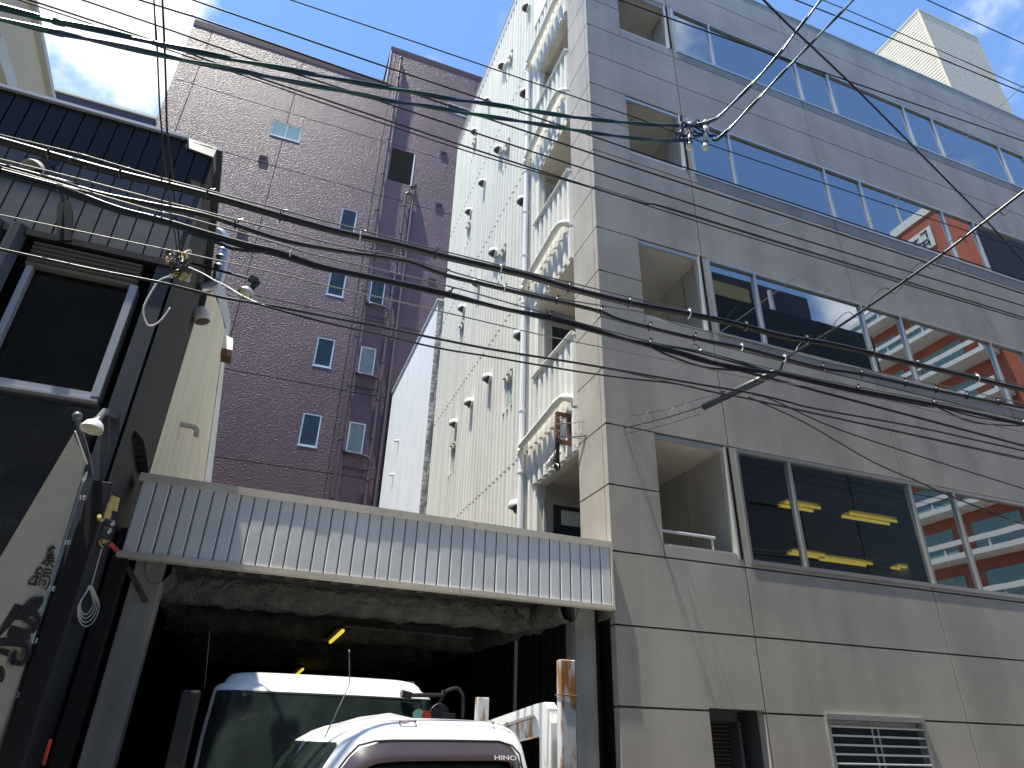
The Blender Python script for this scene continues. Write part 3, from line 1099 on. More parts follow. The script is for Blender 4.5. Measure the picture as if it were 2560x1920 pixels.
# ------------------------------------------------------------------ cream corrugated house behind the shop
ch = thing('cream_house', 'narrow cream corrugated sheet house behind the dark shop', 'house', (-2, 10, GZ))
TL, TR_, BR_ = Vector((SX + .005, 8.36, 5.45)), PY(561, 822, 12.0), PY(506, 1224, 12.4)
d = (BR_ - TR_)
BRg = TR_ + d * ((1.9 - TR_.z) / d.z)
mb = MB()
n = 64
L0, L1 = Vector((SX + .005, 8.36, 1.9)), TL
prev = None
for i in range(n + 1):
    t = i / n
    top_ = TL.lerp(Vector((SX + .0, 10.2, 6.15)), min(t / .45, 1)) if t < .45 else Vector((SX, 10.2, 6.15)).lerp(TR_, (t - .45) / .55)
    bot_ = L0.lerp(BRg, t)
    o_ = Vector((.012 if i % 2 else -.004, 0, 0))
    cur = (bot_ + o_, top_ + o_)
    if prev:
        mb.poly([prev[0], cur[0], cur[1], prev[1]])
    prev = cur
mb.poly([BRg, TR_, TR_ + Vector((-6, 0, 0)), BRg + Vector((-6, 0, 0))])
mb.build('wall', M['cream'], ch)
mb = MB()
tp = [PY(522, 722, 9.6), PY(538, 742, 10.6), PY(561, 820, 11.99)]
for a, b in zip(tp[:-1], tp[1:]):
    mb.bar(a, b, .05, .035)
mb.build('verge_trim', M['rust'], ch)
mb = MB()
mb.prism([PY(u, v, 12.6) for u, v in ((520, 728), (545, 705), (563, 722), (577, 800), (566, 850), (556, 850))], (0, .25, 0))
mb.build('flashing_sheet', M['sheet_grey'], ch)
mb = MB()
mb.prism([PY(u, v, 12.55) for u, v in ((555, 890), (563, 890), (523, 1240), (506, 1240))], (0, .15, 0))
mb.build('corner_flashing', M['greywall'], ch)
mb = MB()
bx = [PY(u, v, 11.9) for u, v in ((545, 868), (581, 875), (580, 893), (544, 888))]
tpx = [PY(u, v, 12.2) for u, v in ((552, 835), (566, 836), (577, 860), (551, 862))]
ctr = PY(562, 872, 11.9)
w_, h_ = (bx[1] - bx[0]).length, .16
hx = Vector((1, 0, 0))
p_ = bx[0]
mb.prism([p_ + Vector((0, 0, 0)), p_ + Vector((w_, 0, 0)), p_ + Vector((w_ * .8, .1, .30)), p_ + Vector((w_ * .2, .1, .34))], (0, .3, 0))
bh = mb.build('box_hood', M['cream'], ch)
mb = MB()
mb.prism([p_ + Vector((.0, -.004, -.01)), p_ + Vector((w_, -.004, -.01)), p_ + Vector((w_, -.004, -.14)), p_ + Vector((0, -.004, -.14))], (0, .3, 0))
mb.build('hood_mouth', M['rust'], bh)
mb = MB()
c = PX(441, 1058, SX)
path = [c, c + Vector((.10, .02, 0)), c + Vector((.20, .03, 0)), c + Vector((.255, .03, -.03)), c + Vector((.27, .03, -.09)), c + Vector((.27, .03, -.13))]
mb.tube(spline(path, 4), .036, 10)
mb.lathe(c, (1, 0, 0), [(0, .09), (.012, .09)], 14)
mb.build('vent_pipe', M['soffit'], ch, smooth=True)

# ------------------------------------------------------------------ carport
cp = thing('carport', 'low carport with a blue grey slatted fascia between the dark shop and the office', 'carport', (1.4, 10, GZ))
CX0, CX1 = -1.27, 4.125
ztop = lambda x: 2.27 + .075 * (CX1 - x) / (CX1 - CX0) - .065
zbot = lambda x: 1.46 + .06 * (CX1 - x) / (CX1 - CX0) + .04
mb = MB()
n = 39
wd = (CX1 - CX0) / n
for i in range(n):
    a, b = CX0 + i * wd + .005, CX0 + (i + 1) * wd - .005
    yy = 7.45 + random.uniform(-.002, .002)
    am, bm = a + .012, b - .012
    mb.poly([(am, yy, zbot(am)), (bm, yy, zbot(bm)), (bm, yy, ztop(bm)), (am, yy, ztop(am))])
    mb.poly([(a, yy + .010, zbot(a)), (am, yy, zbot(am)), (am, yy, ztop(am)), (a, yy + .010, ztop(a))])
    mb.poly([(bm, yy, zbot(bm)), (b, yy + .010, zbot(b)), (b, yy + .010, ztop(b)), (bm, yy, ztop(bm))])
mb.build('fascia', M['slat'], cp)
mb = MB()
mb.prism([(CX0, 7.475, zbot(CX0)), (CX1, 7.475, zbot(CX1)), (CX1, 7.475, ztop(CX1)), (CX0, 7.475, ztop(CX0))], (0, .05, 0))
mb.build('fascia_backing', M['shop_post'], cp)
mb = MB()
mb.prism([(CX0 - .03, 7.433, ztop(CX0)), (CX1 + .03, 7.433, ztop(CX1)), (CX1 + .03, 7.433, ztop(CX1) + .075), (CX0 - .03, 7.433, ztop(CX0) + .085)], (0, .35, 0))
mb.build('top_flashing', M['flash'], cp)
mb = MB()
mb.prism([(CX0 - .03, 7.428, zbot(CX0) - .055), (CX1 + .03, 7.428, zbot(CX1) - .05), (CX1 + .03, 7.428, zbot(CX1)), (CX0 - .03, 7.428, zbot(CX0))], (0, .12, 0))
mb.box(CX1 + .0, CX1 + .028, 7.43, 7.5, zbot(CX1) + .001, ztop(CX1) - .001)
mb.build('edge_trim', M['flash'], cp)
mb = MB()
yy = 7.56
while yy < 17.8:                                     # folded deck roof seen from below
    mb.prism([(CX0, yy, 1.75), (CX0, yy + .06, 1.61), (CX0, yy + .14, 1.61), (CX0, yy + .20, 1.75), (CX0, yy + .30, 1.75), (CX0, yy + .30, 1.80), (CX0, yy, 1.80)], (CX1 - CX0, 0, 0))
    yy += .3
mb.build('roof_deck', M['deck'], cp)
mb = MB()
xx = CX0 + .25
while xx < CX1 - .1:                                 # rib ends behind the fascia
    mb.prism([(xx, 7.56, 1.72), (xx + .05, 7.56, 1.60), (xx + .13, 7.56, 1.60), (xx + .18, 7.56, 1.72)], (0, .75, 0))
    xx += .26
mb.build('deck_ribs', M['spray'], cp)


def rough_beam(p, q, w, h):
    p, q = Vector(p), Vector(q)
    m = MB()
    n, k = 40, 10
    d_ = (q - p).normalized()
    s_ = d_.cross(Vector((0, 0, 1))).normalized()
    for i in range(n + 1):
        for j in range(k):
            a = 2 * math.pi * j / k + .3
            rr = 1 + random.uniform(-.14, .14)
            m.v.append(p.lerp(q, i / n) + s_ * (w * rr * math.cos(a)) + Vector((0, 0, h * rr * math.sin(a))))
    for i in range(n):
        for j in range(k):
            a, b = i * k + j, i * k + (j + 1) % k
            m.f.append((a, b, b + k, a + k))
    return m


for y in (8.75, 11.2, 13.7, 16.2):
    rough_beam((CX0 + .2, y, 1.50), (CX1 - .4, y, 1.50), .15, .20).build('beam', M['spray'], cp, smooth=True)
rough_beam((3.62, 7.6, 1.48), (3.62, 17.5, 1.48), .12, .18).build('beam', M['spray'], cp, smooth=True)
rough_beam((-.92, 7.6, 1.48), (-.92, 17.5, 1.48), .12, .18).build('beam', M['spray'], cp, smooth=True)
for a, b in ((-1.14, -.86), (3.70, 3.97)):
    mb = MB()
    mb.box(a, b, 7.62, 7.9, GZ, 1.60)
    mb.build('post', M['conc'], cp, bevel=.012)
mb = MB()
mb.bar((-1.2, 7.62, 1.45), (-.95, 7.62, 1.13), .03, .05)
mb.build('brace', M['shop_post'], cp)
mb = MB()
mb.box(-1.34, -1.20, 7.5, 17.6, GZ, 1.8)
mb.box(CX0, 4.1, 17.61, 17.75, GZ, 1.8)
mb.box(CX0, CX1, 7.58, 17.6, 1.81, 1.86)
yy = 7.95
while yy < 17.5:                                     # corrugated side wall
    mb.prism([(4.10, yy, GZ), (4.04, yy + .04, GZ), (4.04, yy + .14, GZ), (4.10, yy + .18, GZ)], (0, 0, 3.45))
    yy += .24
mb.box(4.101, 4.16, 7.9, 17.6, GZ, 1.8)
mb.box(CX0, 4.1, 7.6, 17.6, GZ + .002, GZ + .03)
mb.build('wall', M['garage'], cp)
for (u0, v0), (u1, v1), z in (((857, 1577), (826, 1605), 1.3), ((757, 1673), (740, 1688), 1.2)):
    r = ray((u0 + u1) / 2, (v0 + v1) / 2)
    c = r * (z / r.z)
    a, b = PY(u0, v0, c.y), PY(u1, v1, c.y)
    ya = c.y + .55
    pa, pb = ray(u0, v0), ray(u1, v1)
    A = pa * (z / pa.z)
    B = pb * (z / pb.z)
    mb = MB()
    mb.tube([A, B], .026, 8)
    l = mb.build('strip_light', M['tube_light'], cp)
    mb = MB()
    mb.bar(A + Vector((-.05, 0, .05)), B + Vector((-.05, 0, .05)), .09, .05)
    mb.build('light_housing', M['garage'], l)
mb = MB()
mb.tube([PY(862, 1565, 11.0), PY(1310, 1607, 11.0)], .022, 6)
mb.build('conduit', M['conc'], cp)

# ------------------------------------------------------------------ trucks


def outline(sec, n=7):
    z, x0, x1, y0, y1, rf, rb, bul = sec
    out = []
    for cx, cy, r, a0 in ((x0 + rf, y0 + rf, rf, 180), (x1 - rb, y0 + rb, rb, 270), (x1 - rb, y1 - rb, rb, 0), (x0 + rf, y1 - rf, rf, 90)):
        for k in range(n):
            a = math.radians(a0 + 90 * k / (n - 1))
            x, y = cx + r * math.cos(a), cy + r * math.sin(a)
            if x < x0 + rf + .001:
                hw = (y1 - y0) / 2
                x -= bul * max(0, 1 - ((y - (y0 + y1) / 2) / hw) ** 2)
            out.append(Vector((x, y, z)))
    # points across the front face so that the bulge reads
    a, b = out[-1], out[0]
    for k in range(1, 8):
        t = k / 8
        y = a.y + (b.y - a.y) * t
        hw = (y1 - y0) / 2
        x = x0 - bul * max(0, 1 - ((y - (y0 + y1) / 2) / hw) ** 2)
        out.append(Vector((x, y, z)))
    return out


def sec_at(secs, z):
    for a, b in zip(secs[:-1], secs[1:]):
        if a[0] <= z <= b[0]:
            t = (z - a[0]) / (b[0] - a[0])
            return tuple(p + (q - p) * t for p, q in zip(a, b))
    return secs[-1]


def loft(secs, tf):
    m = MB()
    rings = [outline(s_) for s_ in secs]
    n = len(rings[0])
    for r in rings:
        m.v += [tf @ p for p in r]
    for i in range(len(rings) - 1):
        for j in range(n):
            a, b = i * n + j, i * n + (j + 1) % n
            m.f.append((a, b, b + n, a + n))
    k = (len(rings) - 1) * n
    c = len(m.v)
    m.v.append(tf @ (sum(rings[-1], Vector()) / n + Vector((0, 0, .004))))
    for j in range(n):
        m.f.append((k + j, k + (j + 1) % n, c))
    return m


def windscreen(secs, zs, tf, side=4, offd=.008):
    """a pane that follows the rounded front of the cab"""
    m = MB()
    n = 7
    rows = []
    for z in zs:
        o = outline(sec_at(secs, z))
        c = sum(o, Vector()) / len(o)
        idx = list(range(4 * n - side, 4 * n)) + list(range(4 * n, 4 * n + 7)) + list(range(0, side))
        row = []
        for i in idx:
            d_ = (o[i] - c)
            d_.z = 0
            row.append(tf @ (o[i] + d_.normalized() * offd))
        rows.append(row)
    w = len(rows[0])
    for r in rows:
        m.v += r
    for i in range(len(rows) - 1):
        for j in range(w - 1):
            a = i * w + j
            m.f.append((a, a + 1, a + w + 1, a + w))
    return m


def wheel(parent, c, r=.36, w=.22, axis=(0, 1, 0)):
    m = MB()
    m.lathe(Vector(c) - Vector(axis) * w / 2, axis, [(0, r - .05), (.02, r), (w - .02, r), (w, r - .05)], 22)
    ob = m.build('wheel', M['rubber'], parent, smooth=False)
    m = MB()
    m.lathe(Vector(c) - Vector(axis) * (w / 2 + .01), axis, [(0, .05), (.01, r * .55), (w + .01, r * .55), (w + .02, .05)], 16)
    m.build('rim', M['frame_white'], ob)


I4 = Matrix.Identity(4)
YC = 4.37
ft = thing('flatbed_truck', 'white flatbed truck with a smoked door visor and rusty headboard posts along the street', 'truck', (1.8, YC, GZ))
sym = lambda z, x0, x1, y0, rf, rb, bul: (z, x0, x1, y0, 2 * YC - y0, rf, rb, bul)
fs = [sym(-1.35, .34, 1.52, 3.54, .24, .06, .04), sym(-1.1, .25, 1.53, 3.50, .28, .08, .06), sym(-.55, .24, 1.53, 3.49, .28, .10, .07),
      sym(-.35, .29, 1.52, 3.535, .28, .10, .07), sym(-.12, .385, 1.498, 3.588, .28, .11, .06), sym(-.01, .455, 1.475, 3.612, .27, .12, .05),
      sym(.04, .53, 1.455, 3.635, .24, .13, .03), sym(.068, .60, 1.425, 3.665, .22, .13, .02), sym(.088, .68, 1.39, 3.705, .20, .13, .01),
      sym(.100, .80, 1.33, 3.76, .16, .12, 0), sym(.106, .95, 1.25, 3.9, .1, .1, 0)]
loft(fs, I4).build('cab', M['truck_white'], ft, smooth=True)
windscreen(fs, (-.52, -.40, -.28, -.18, -.10, -.05, -.016), I4, 4).build('windscreen', M['truck_glass'], ft, smooth=True)
sy = lambda z: sec_at(fs, z)[3]
OUT = [(.43, -.42), (.49, -.22), (.536, -.121), (.57, -.075), (.618, -.037), (.69, -.018), (.768, -.012), (1.04, -.006), (1.314, -.004), (1.37, -.022), (1.409, -.059), (1.419, -.11), (1.425, -.22), (1.43, -.42)]
INN = [(.53, -.42), (.585, -.22), (.649, -.114), (.68, -.101), (.725, -.094), (.80, -.088), (.90, -.085), (1.1, -.081), (1.3, -.078), (1.34, -.082), (1.352, -.095), (1.356, -.12), (1.362, -.22), (1.37, -.42)]
m = MB()
m.poly([(x, sy(z) - .004, z) for x, z in OUT])
dg = m.build('door_window', M['truck_glass'], ft)
m = MB()
for i in range(len(OUT) - 1):
    rows = []
    for k in range(6):
        t = k / 5
        r_ = []
        for q in (i, i + 1):
            x = OUT[q][0] + (INN[q][0] - OUT[q][0]) * t
            z = OUT[q][1] + (INN[q][1] - OUT[q][1]) * t
            r_.append((x, sy(z) - .008 - .042 * math.sin(t * math.pi / 2), z))
        rows.append(r_)
    for a, b in zip(rows[:-1], rows[1:]):
        m.poly([a[0], a[1], b[1], b[0]])
vz = m.build('visor', M['visor'], ft, smooth=True, fix=True)
m = MB()
OT2 = [(x + (-.012 if i < 6 else .012 if i > 8 else 0), z + (.010 if 3 < i < 11 else 0)) for i, (x, z) in enumerate(OUT)]
m.tube([(x, sy(z) - .004, z) for x, z in OT2], .005, 6)
m.build('window_seal', M['rubber'], ft)


def text_mesh(body, size, mat_, parent, name, mw, extrude=.001, bold=0.0):
    cu = bpy.data.curves.new(name, 'FONT')
    cu.body = body
    cu.size = size
    cu.extrude = extrude
    cu.offset = bold
    cu.align_x = 'CENTER'
    cu.align_y = 'CENTER'
    tmp = bpy.data.objects.new(name, cu)
    COL.objects.link(tmp)
    dg_ = bpy.context.evaluated_depsgraph_get()
    me = bpy.data.meshes.new_from_object(tmp.evaluated_get(dg_))
    bpy.data.objects.remove(tmp)
    off_ = Vector(root_of(parent).location)
    for v in me.vertices:
        v.co = (mw @ v.co) - off_
    me.materials.clear()
    me.materials.append(mat_)
    o = bpy.data.objects.new(name, me)
    COL.objects.link(o)
    o.parent = parent
    return o


tm = Matrix.Translation((1.322, sy(-.066) - .062, -.066)) @ Matrix.Rotation(math.radians(90 - 25), 4, 'X') @ Matrix.Diagonal((1.55, 1, 1, 1))
text_mesh('HINO', .030, M['alu_pale'], vz, 'lettering', tm, .0005, .0006)
m = MB()
m.tube([PY(810, 1847, 3.72), PY(874, 1710.5, 3.75), PY(873, 1628, 3.75)], .0028, 6)
m.lathe(PY(873, 1628, 3.75), (0, 0, 1), [(-.006, .004), (0, .006), (.006, .003)], 8)
m.build('antenna', M['steel_wire'], ft)
m = MB()
for u, v in ((1000, 1804), (1039, 1803.5), (1233, 1807), (1268, 1808)):
    m.lathe(PY(u, v, 3.66), (0, -1, .4), [(-.01, .005), (.003, .005), (.007, .003)], 8)
m.tube([PY(u, v, 3.655) for u, v in ((1000, 1804), (1012, 1806), (1025, 1804), (1039, 1803))], .003, 5)
m.build('roof_bolts', M['rust'], ft)
m = MB()
m.prism([(.66, 3.9, .082), (.66, 4.9, .082), (.80, 4.9, .125), (.80, 3.9, .125)], (.12, 0, -.02))
m.build('roof_lip', M['truck_white'], ft)
# headboard frame
m = MB()
m.box(1.655, 1.745, 3.60, 3.66, -.95, .413)
np_ = m.build('frame_post', M['rusty'], ft, bevel=.006)
m = MB()
m.tube([(1.65, 3.595, .235), (1.75, 3.594, .232), (1.751, 3.666, .233), (1.65, 3.666, .236), (1.649, 3.595, .235)], .004, 6)
m.build('tie_wire', M['rust'], np_)
m = MB()
m.box(1.655, 1.745, 5.03, 5.09, -.95, .285)
m.build('frame_post', M['rusty'], ft, bevel=.006)
m = MB()
# inner bent frame: upright, curve, cross beam
A_ = [(3.685, -.95), (3.685, .02), (3.69, .10), (3.72, .165), (3.78, .205), (3.9, .20), (5.03, .10)]
B_ = [(3.845, -.95), (3.845, -.02), (3.85, .06), (3.875, .115), (3.93, .148), (4.02, .142), (5.03, .045)]
for (a, b), (c, d_) in zip(zip(A_[:-1], A_[1:]), zip(B_[:-1], B_[1:])):
    m.prism([(1.635, *a), (1.635, *b), (1.635, *d_), (1.635, *c)], (.06, 0, 0))
m.build('headboard_frame', M['frame_white'], ft)
m = MB()
m.prism([(1.70, 3.88, .155), (1.70, 5.02, .04), (1.70, 5.02, -.04), (1.70, 3.88, .055)], (.05, 0, 0))
m.build('cross_beam', M['rusty'], ft)
m = MB()
m.box(1.62, 4.7, 3.53, 5.21, -1.02, -.92)
m.box(1.75, 4.7, 3.53, 3.57, -.919, -.55)
m.box(1.75, 4.7, 5.17, 5.21, -.919, -.55)
m.box(4.66, 4.7, 3.571, 5.169, -.919, -.55)
m.build('flatbed', M['truck_white'], ft)
m = MB()
m.box(.5, 4.6, 3.95, 4.15, -1.3, -1.03)
m.box(.5, 4.6, 4.6, 4.8, -1.3, -1.03)
m.build('chassis', M['rubber'], ft)
for x in (.72, 3.7):
    for y in (3.68, 5.06):
        wheel(ft, (x, y, GZ + .37))

yaw = math.radians(1.5)
TB = Matrix.Translation((.86, 6.74, 0)) @ Matrix.Rotation(yaw + math.pi / 2, 4, 'Z')
bt = thing('parked_truck', 'white truck with a wide windscreen parked nose out inside the carport', 'truck', (.86, 7.8, GZ))
sb = lambda z, x0, x1, hw, rf, bul: (z, x0, x1, -hw, hw, rf, .1, bul)
bs = [sb(-1.4, .06, 1.8, 1.0, .22, .08), sb(-1.1, 0, 1.82, 1.03, .26, .10), sb(-.45, 0, 1.82, 1.04, .28, .12), sb(.0, .06, 1.80, 1.035, .28, .12),
      sb(.36, .17, 1.78, 1.01, .26, .11), sb(.385, .19, 1.77, 1.0, .25, .11), sb(.41, .22, 1.77, .97, .24, .10), sb(.425, .24, 1.76, .93, .24, .10),
      sb(.47, .29, 1.74, .91, .24, .10), sb(.505, .36, 1.7, .88, .24, .09), sb(.525, .46, 1.6, .82, .24, .08), sb(.535, .62, 1.4, .7, .2, .05)]
loft(bs, TB).build('cab', M['truck_white'], bt, smooth=True)
windscreen(bs, (-.5, -.35, -.2, 0, .12, .22, .30, .345), TB, 5, .01).build('windscreen', M['truck_glass'], bt, smooth=True)
m = MB()
rows = []
for z in (.338, .352):
    o = outline(sec_at(bs, z))
    rows.append([TB @ (o[i] + Vector((-.013, 0, 0))) for i in list(range(23, 28)) + list(range(28, 35)) + list(range(0, 5))])
for i in range(len(rows[0]) - 1):
    m.poly([rows[0][i], rows[0][i + 1], rows[1][i + 1], rows[1][i]])
m.build('windscreen_seal', M['rubber'], bt)
m = MB()
a, b = PY(1003, 1733, 6.80), PY(1028, 1738, 6.82)
m.tube([a, b], [.035, .03], 10)
m.tube([b, PY(1108, 1738, 6.86)], .019, 8)
m.lathe(PY(1109, 1731, 6.86), (0, 0, 1), [(-.03, .02), (.02, .02)], 8)
m.tube(spline([PY(u, v, 6.86) for u, v in ((1110, 1731), (1128, 1723), (1143, 1721), (1153, 1730), (1158, 1748), (1157, 1795))], 5), .017, 8)
m.tube([PY(1108, 1738, 6.86), PY(1095, 1764, 6.86)], .014, 8)
m.build('mirror_arm', M['black_plastic'], bt)
m = MB()
m.lathe(PY(1098, 1788, 6.84), (.15, -1, 0), [(-.09, .02), (-.07, .09), (0, .105), (.012, .10)], 18)
c = PY(1121, 1793, 6.84)
m.box(c.x - .06, c.x + .06, c.y - .03, c.y + .05, c.z - .05, c.z + .035)
m.build('mirror', M['black_plastic'], bt, bevel=.004)
for (u, v), r_, mm_ in (((1046, 1789), .055, 'dull_green'), ((1066, 1790), .045, 'red')):
    c = PY(u, v, 6.66)
    m = MB()
    m.lathe(c, (0, -1, 0), [(0, r_), (.006, r_)], 16)
    m.build('hanging_charm', M[mm_], bt)
m = MB()
q = PY(1028, 1703, 9.0)
m.box(q.x - .045, q.x + .045, 9.0, 9.06, -.8, q.z)
m.box(q.x - 1.75, q.x - 1.66, 9.0, 9.06, -.8, q.z)
m.box(q.x - 1.66, q.x - .045, 9.0, 9.06, q.z - .45, q.z - .37)
m.build('headboard_frame', M['frame_white'], bt)
m = MB()
m.box(-.05, 1.75, 8.7, 12.6, -1.0, -.85)
m.box(-.05, 0, 8.8, 12.6, -.849, -.45)
m.box(1.7, 1.75, 8.8, 12.6, -.849, -.45)
m.build('flatbed', M['truck_white'], bt)
m = MB()
m.tube([PY(511, 1720, 6.9), PY(519, 1640, 6.95), PY(524, 1578, 6.95)], .003, 5)
m.build('antenna', M['steel_wire'], bt)
m = MB()
c = TB @ Vector((.05, 1.12, .0))
m.box(c.x - .13, c.x + .02, c.y - .05, c.y + .05, -.25, .33)
m.build('mirror', M['black_plastic'], bt, bevel=.02)
for x in (-.05, 1.75):
    for y in (7.9, 11.4):
        wheel(bt, (x, y, GZ + .40), .40, .24, (1, 0, 0))

# ------------------------------------------------------------------ lamps, banner and small things on the shop


def dome(m, c, axis, r, depth=.9, n=16):
    """a bell shade opening along axis"""
    prof = [(-depth * r, r * .22), (-depth * r * .92, r * .38), (-depth * r * .6, r * .78), (-depth * r * .25, r * .95), (0, r)]
    c, axis = Vector(c), Vector(axis).normalized()
    pts = [c + axis * a for a, b in prof]
    m.tube(pts, [b for a, b in prof], n, cap=False)
    return m


sl = thing('spot_lamp', 'grey dome spotlight on a long thin arm reaching right from the dark shop corner', 'lamp', PX(481, 659, SX + .02))
m = MB()
e0, e1 = PX(481, 659, SX + .01), PY(626, 697, 6.45)
m.tube([e0, e1], .014, 8)
m.bar(e1 + Vector((-.01, 0, .01)), PY(645, 706, 6.45), .05, .07)
m.bar(PY(645, 704, 6.45), PY(627, 724, 6.44), .045, .06)
m.build('arm', M['black_plastic'], sl)
m = MB()
c = PY(612, 735, 6.42)
ax = (PY(606, 745, 6.40) - PY(626, 718, 6.44)) + Vector((-.02, -.03, -.02))
dome(m, c, ax, .082, 1.25)
sh_ = m.build('lamp_shade', M['alu'], sl, smooth=True)
m = MB()
m.lathe(c - ax.normalized() * .03, ax, [(0, .07), (.012, .055), (.03, .02)], 14)
m.build('lens', M['lamp_in'], sh_)
sl = thing('spot_lamp', 'white bell spotlight just below the big dark window, shining on the banner', 'lamp', PY(262, 1030, 6.45))
m = MB()
m.tube([PY(262, 1028, 6.47), PY(242, 1052, 6.30)], .030, 10)
m.tube([PY(246, 1050, 6.32), PY(237, 1057, 6.29)], .040, 12)
m.bar(PY(266, 1030, 6.4), PY(300, 1045, 6.52), .05, .06)
m.build('arm', M['shop_post'], sl)
m = MB()
c = PY(229, 1074, 6.18)
ax = PY(219, 1096, 6.17) - PY(241, 1052, 6.2)
dome(m, c, ax, .092, 1.1)
sh_ = m.build('lamp_shade', M['lamp_white'], sl, smooth=True)
m = MB()
m.lathe(c - ax.normalized() * .02, ax, [(0, .085), (.01, .06), (.02, .02)], 14)
m.build('lens', M['lamp_in'], sh_)
sl = thing('spot_lamp', 'white topped spotlight with a black rounded mounting plate high on the grey siding', 'lamp', PY(160, 580, 6.45))
m = MB()
pl = [PY(u, v, 6.38) for u, v in ((141, 600), (142, 518), (146, 507), (154, 501), (164, 499), (173, 503), (179, 512), (181, 522), (178, 600))]
m.prism(pl, (0, .04, 0))
m.build('mounting_plate', M['shop_dark'], sl)
m = MB()
m.bar(PY(158, 503, 6.36), PY(131, 405, 6.2), .025, .03)
m.bar(PY(137, 402, 6.2), PY(108, 408, 6.15), .10, .10)
m.build('arm', M['black_plastic'], sl)
m = MB()
c = PY(78, 424, 6.02)
ax = PY(60, 428, 5.95) - PY(115, 410, 6.15)
dome(m, c, ax, .10, 1.5)
m.build('lamp_shade', M['lamp_white'], sl, smooth=True)
m = MB()
m.bar(PY(70, 436, 6.03), PY(118, 428, 6.12), .11, .05)
m.build('lamp_body', M['black_plastic'], sl)

# beige cloth banner with brush writing
bn = thing('cloth_banner', 'beige cloth banner with black brush writing and an eyeleted clear edge beside the shop', 'banner', PY(60, 1800, 6.2))
th = math.radians(65)
bp = PY(100, 1470, 6.25)
bnm = Vector((-math.sin(th), math.cos(th), 0))
bd = Vector((math.cos(th), math.sin(th), 0))
B = lambda u, v, o=0: PP(u, v, bp, bnm) - bnm * o


def grid_cloth(c00, c10, c01, c11, mat_, name, parent, n=14, k=30, amp=.012, o=0):
    m = MB()
    for j in range(k + 1):
        for i in range(n + 1):
            s_, t = i / n, j / k
            u = (c00[0] * (1 - s_) + c10[0] * s_) * (1 - t) + (c01[0] * (1 - s_) + c11[0] * s_) * t
            v = (c00[1] * (1 - s_) + c10[1] * s_) * (1 - t) + (c01[1] * (1 - s_) + c11[1] * s_) * t
            m.v.append(B(u, v, o) + bnm * amp * math.sin(s_ * 7 + t * 2.2) * (.3 + t))
    for j in range(k):
        for i in range(n):
            a = j * (n + 1) + i
            m.f.append((a, a + 1, a + n + 2, a + n + 1))
    return m.build(name, mat_, parent, smooth=True)


cl = grid_cloth((184, 1083), (216, 1160), (-330, 1960), (-24, 1960), M['cloth'], 'cloth', bn)
m = MB()
m.tube([B(188, 1078, .0), B(219, 1163, .0)], .008, 6)
m.build('top_rod', M['alu'], bn)
grid_cloth((216, 1163), (222, 1170), (-26, 1960), (20, 1960), M['vinyl'], 'clear_edge', bn, 3, 30, .006)
for u, v in ((207, 1245), (170, 1356), (131, 1472), (90, 1602), (47, 1737), (3, 1879)):
    m = MB()
    c = B(u, v, .012)
    m.tube([c + bd * .016 * math.cos(a) + Vector((0, 0, .016 * math.sin(a))) for a in [2 * math.pi * i / 12 for i in range(13)]], .006, 6)
    m.build('eyelet', M['alu_pale'], bn)


def strokes(lst, name, o=.016):
    m = MB()
    for wd_, pts in lst:
        P = spline([B(u, v, 0) for u, v in pts], 4) if len(pts) > 2 else [B(*p) for p in pts]
        n = len(P)
        for i in range(n - 1):
            a, b = P[i], P[i + 1]
            d_ = (b - a).normalized()
            s_ = d_.cross(bnm).normalized()
            f = lambda q: wd_ / 2 * (.55 + .45 * math.sin(math.pi * min(1, .15 + q / n)))
            k = o + .0006 * i
            q = bnm * k
            m.poly([a + s_ * f(i) - q, a - s_ * f(i) - q, b - s_ * f(i + 1) - q, b + s_ * f(i + 1) - q])
    m.build(name, M['ink'], cl)


z = .3152
T = lambda *p: [(x * z, 1340 + y * z) for x, y in p]
big_ = [(.075, T((128, 540), (105, 600), (45, 690), (-30, 780))), (.06, T((110, 575), (180, 580), (240, 515), (325, 492))),
        (.06, T((325, 505), (255, 585), (170, 635), (100, 650))), (.042, T((165, 650), (235, 690), (258, 735))), (.042, T((70, 725), (130, 745), (200, 765))),
        (.055, T((238, 605), (290, 640), (268, 720), (205, 762), (60, 742))), (.045, T((50, 770), (140, 790), (222, 806))),
        (.07, T((-40, 840), (90, 838), (185, 850), (205, 890), (190, 960), (150, 1010), (80, 1000))), (.05, T((-20, 905), (55, 930))), (.075, T((85, 930), (110, 965), (60, 1010))),
        (.05, T((-20, 1040), (5, 1100), (-15, 1160)))]
strokes(big_, 'brush_writing')
ch2 = [(.020, T((405, 75), (415, 95))), (.018, T((365, 130), (385, 95), (425, 100))), (.018, T((360, 135), (372, 152), (418, 158))), (.016, T((385, 100), (392, 150))), (.016, T((405, 100), (404, 155))),
       (.016, T((350, 165), (420, 180))), (.020, T((350, 190), (420, 205))), (.018, T((372, 160), (366, 200))), (.018, T((400, 165), (394, 205))), (.020, T((345, 195), (318, 222))),
       (.020, T((380, 205), (352, 238))), (.020, T((385, 215), (410, 250))), (.016, T((345, 205), (350, 232)))]
strokes(ch2, 'brush_writing')
